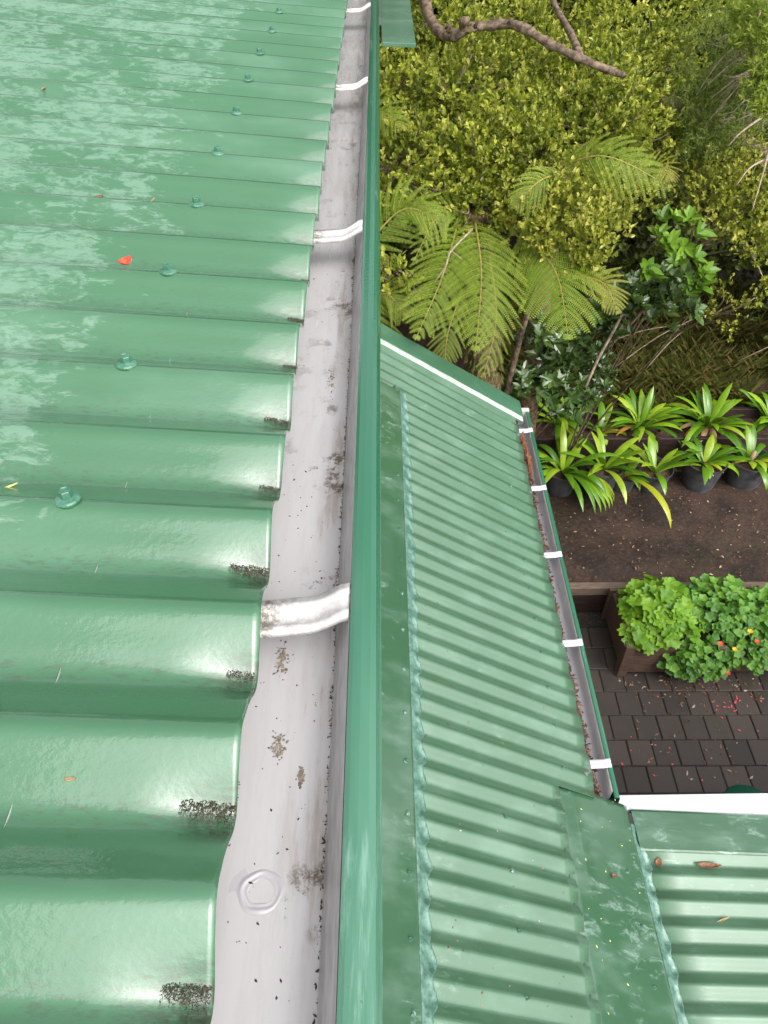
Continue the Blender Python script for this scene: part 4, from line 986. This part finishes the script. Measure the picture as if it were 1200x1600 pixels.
for i, (u, v, r, n, L, label, dr) in enumerate(potspec):
    p = pz(u, v, SZ + .12); e = empty('potted_plant', (p.x, p.y + .04, SZ - .005), label, 'potted plant', 'potted strap-leaved plants')
    h = r * 1.55; pot_parts(e, r, h)
    o = clivia((0, 0, h * .8), n, L, 0, dr); o.parent = e
    if i == 0:
        o2 = strap_cloud([((.03, -.02, h * .85), -1.2 + .14 * q, .58, .05, .55 - .04 * q, 1.9, .2 + .12 * q) for q in range(7)], 'strapleaf'); o2.parent = e
    if i == 2:
        o2 = strap_cloud([((.02, -.05, h * .95), -1.15, .72, .06, .55, 1.9, .1), ((0, 0, h * .85), -.5, .25, .045, .9, 1.6, .0)], 'strapyel', 'yellow_leaf'); o2.parent = e
    if i in (4, 5):
        o2 = strap_cloud([((0, 0, h * .82), a, .22 + .04 * (i - 4), .042, .7, 1.7, .2) for a in ((-1.5, 3.3, -.9) if i == 4 else (-.3, -2.8))], 'strapyel', 'yellow_leaf'); o2.parent = e
    if i == 5:
        b = MB(); b.tube([(0, 0, h * .75), (.0, -.01, h * .8 + .14)], [.028, .018], 8); o3 = b.build('stem', M['tan'], None, True); o3.parent = e
bedspec = [(868,640,18,.52,'tall leafy clump at the left end of the bed, rising above the lower gutter end'), (938,662,6,.34,'small sparse clump in the bed with a brown stalk'), (1000,655,24,.46,'dense dark green clump in the middle of the bed'),
           (1105,655,24,.50,'wide dark green clump in the bed with dead tan leaves on its left'), (1205,650,18,.46,'clump at the right edge of the bed')]
for i, (u, v, n, L, label) in enumerate(bedspec):
    z = SZ + .16; p = pz(u, v + 14, z); e = empty('strap_plant', (p.x, max(5.76, min(6.0, p.y)), z), label, 'plant', 'strap-leaved plants in the bed')
    o = clivia((0, 0, .0), n, L); o.parent = e
    if i in (2, 3):
        o2 = strap_cloud([((0, 0, .02), a, .36, .05, .6, 1.5, rr) for a, rr in ((-2.6, .9), (-2.1, .5), (-2.9, .2), (-1.7, .4))[: (2 if i == 2 else 4)]], 'straptan', 'dead_leaf'); o2.parent = e
    if i == 1:
        o2 = strap_cloud([((0, 0, .0), a, .2, .03, .8, 1.3, .8) for a in (-.3, .2)], 'straptan', 'dead_leaf'); o2.parent = e

# --- lobed-leaf flowers in the planter
def lobed_cloud(cs, R0, mat, name, lobes=7):
    V = []; F = []; Rn = []
    for (c, nrm, s, rr) in cs:
        nrm = nrm.normalized(); a = nrm.orthogonal().normalized(); b_ = nrm.cross(a); k0 = len(V); m_ = lobes * 4; ph = random.uniform(0, 6); V.append(c + nrm * -R0 * s * .12)
        for i in range(m_):
            an = math.tau * i / m_ + ph; rad = R0 * s * (.84 + .14 * math.cos(an * lobes - ph * lobes) + random.uniform(-.05, .05)) * (1 - .34 * (max(0, math.cos(an - ph)) ** 14)) ; rim = R0 * s * .10 * math.sin(an * lobes * .5 + 1)
            V.append(c + a * math.cos(an) * rad + b_ * math.sin(an) * rad + nrm * (rim + R0 * s * .08)); V.append(c + (a * math.cos(an) + b_ * math.sin(an)) * rad * .5 + nrm * (R0 * s * -.02 + rim * .2))
        for i in range(m_):
            j = (i + 1) % m_; o1, i1, o2, i2 = k0 + 1 + 2*i, k0 + 2 + 2*i, k0 + 1 + 2*j, k0 + 2 + 2*j; F += [(i1, o1, o2, i2), (k0, i1, i2)]; Rn += [min(1, rr + .15), rr]
    o = mesh_obj(name, V, F, M[mat], None, True, attrs={'rnd': ('FACE', Rn)}); return o
def mound(cx, cy, cz, rx, ry, rz, n, R0):
    out = []
    for i in range(n):
        d = Vector((random.gauss(0, 1), random.gauss(0, 1) - .2, abs(random.gauss(0, 1)) + .05)).normalized(); k = random.uniform(.62, 1.05) * (1 + .12 * math.sin(d.x * 9 + cx) * math.cos(d.y * 8))
        p = Vector((cx + d.x * rx * k, cy + d.y * ry * k, cz + d.z * rz * k)); out.append((p, (d * .55 + Vector((random.gauss(0, .3), -.25 + random.gauss(0, .3), .9))), random.uniform(.65, 1.15), random.random()))
    return out
G1 = empty('lobed_plant', (2.1, 3.62, GZ + .29), 'bright lime green plant with big lobed leaves, left half of the planter', 'plant')
cs = mound(2.10, 3.68, GZ + .38, .30, .29, .25, 290, .07) + mound(1.93, 3.52, GZ + .35, .12, .16, .12, 46, .06)
rel(lobed_cloud(cs, .062, 'gera', 'leaves'), G1)
b = MB()
for (c, *_q) in cs[::3]: b.tube([Vector((2.08 + random.uniform(-.1, .1), 3.66, GZ + .28)), c], [.004, .002], 4)
rel(b.build('stems', M['gera']), G1)
G2 = empty('flowering_plant', (2.62, 3.64, GZ + .29), 'darker green trailing plant with red and yellow flowers in the planter', 'plant')
cs = mound(2.55, 3.72, GZ + .36, .34, .28, .24, 420, .04) + mound(2.34, 3.38, GZ + .16, .26, .15, .24, 260, .04) + mound(3.0, 3.68, GZ + .33, .32, .28, .20, 260, .04) + mound(2.78, 3.42, GZ + .22, .34, .16, .2, 210, .04)
rel(lobed_cloud(cs, .038, 'nast', 'leaves', 5), G2)
b = MB()
for (c, *_q) in cs[::5]: b.tube([Vector((c.x * .8 + .52, 3.64, GZ + .28)), c], [.003, .0015], 4)
rel(b.build('stems', M['nast']), G2)
def flower(u, v, z, mat):
    p = pz(u, v, z); b = MB()
    V = []; F = []
    for k in range(6):
        a = k * math.tau / 6; d = Vector((math.cos(a), math.sin(a), .35)) * .022; s = Vector((-math.sin(a), math.cos(a), 0)) * .010; k0 = len(V); V += [p, p + d * .6 + s, p + d, p + d * .6 - s]; F.append((k0, k0+1, k0+2, k0+3))
    b.v = V; b.f = F; o = b.build('flower', M[mat], None, False); rel(o, G2)
for (u, v, z, m_) in ((1126,1006,-4.50,'flower_red'),(1183,1003,-4.5,'flower_red'),(1137,1052,-4.78,'flower_red'),(1156,1042,-4.78,'flower_red'),(1172,987,-4.45,'flower_yel'),(1148,1015,-4.55,'flower_yel')): flower(u, v, z, m_)
# --- litter
def lit(i):
    x, y = random.uniform(.9, 4.5), random.uniform(4.1, 5.6); return (x, y, SZ + .03 * math.sin(x * 3.1 + y * 2) * math.sin(y * 2.3 - x) + .018)
bits('leaf_litter', 620, lit, M['litter'], 'pale and brown leaf fragments scattered over the bare soil', 'leaf litter', (.002, .010), 2.4)
def lit3(i):
    x, y = random.uniform(.9, 4.8), random.uniform(5.3, 8.0); return (x, y, SZ + max(0, y - 6) * .10 + .04)
bits('leaf_litter', 1200, lit3, M['litter'], 'brown leaf fragments scattered beneath the plants and bush', 'leaf litter', (.006, .02), 2.4)
def pet(i):
    if random.random() < .6: u, v = random.gauss(1140, 14), random.gauss(1098, 9)
    else: u, v = random.uniform(960, 1200), random.uniform(1060, 1230)
    p = pz(u, v, GZ + .006); return p
bits('fallen_petals', 42, pet, M['pink'], 'small pink petals fallen on the dark paving by the planter', 'petals', (.004, .010), 1.6)
def pet2(i):
    u, v = random.gauss(1080, 60), random.gauss(1072, 14) if random.random() < .6 else random.uniform(1060, 1220); p = pz(u, v, GZ + .006); return p
bits('paving_litter', 260, pet2, M['litter'], 'brown plant litter scattered on the dark paving', 'leaf litter', (.003, .009), 3)
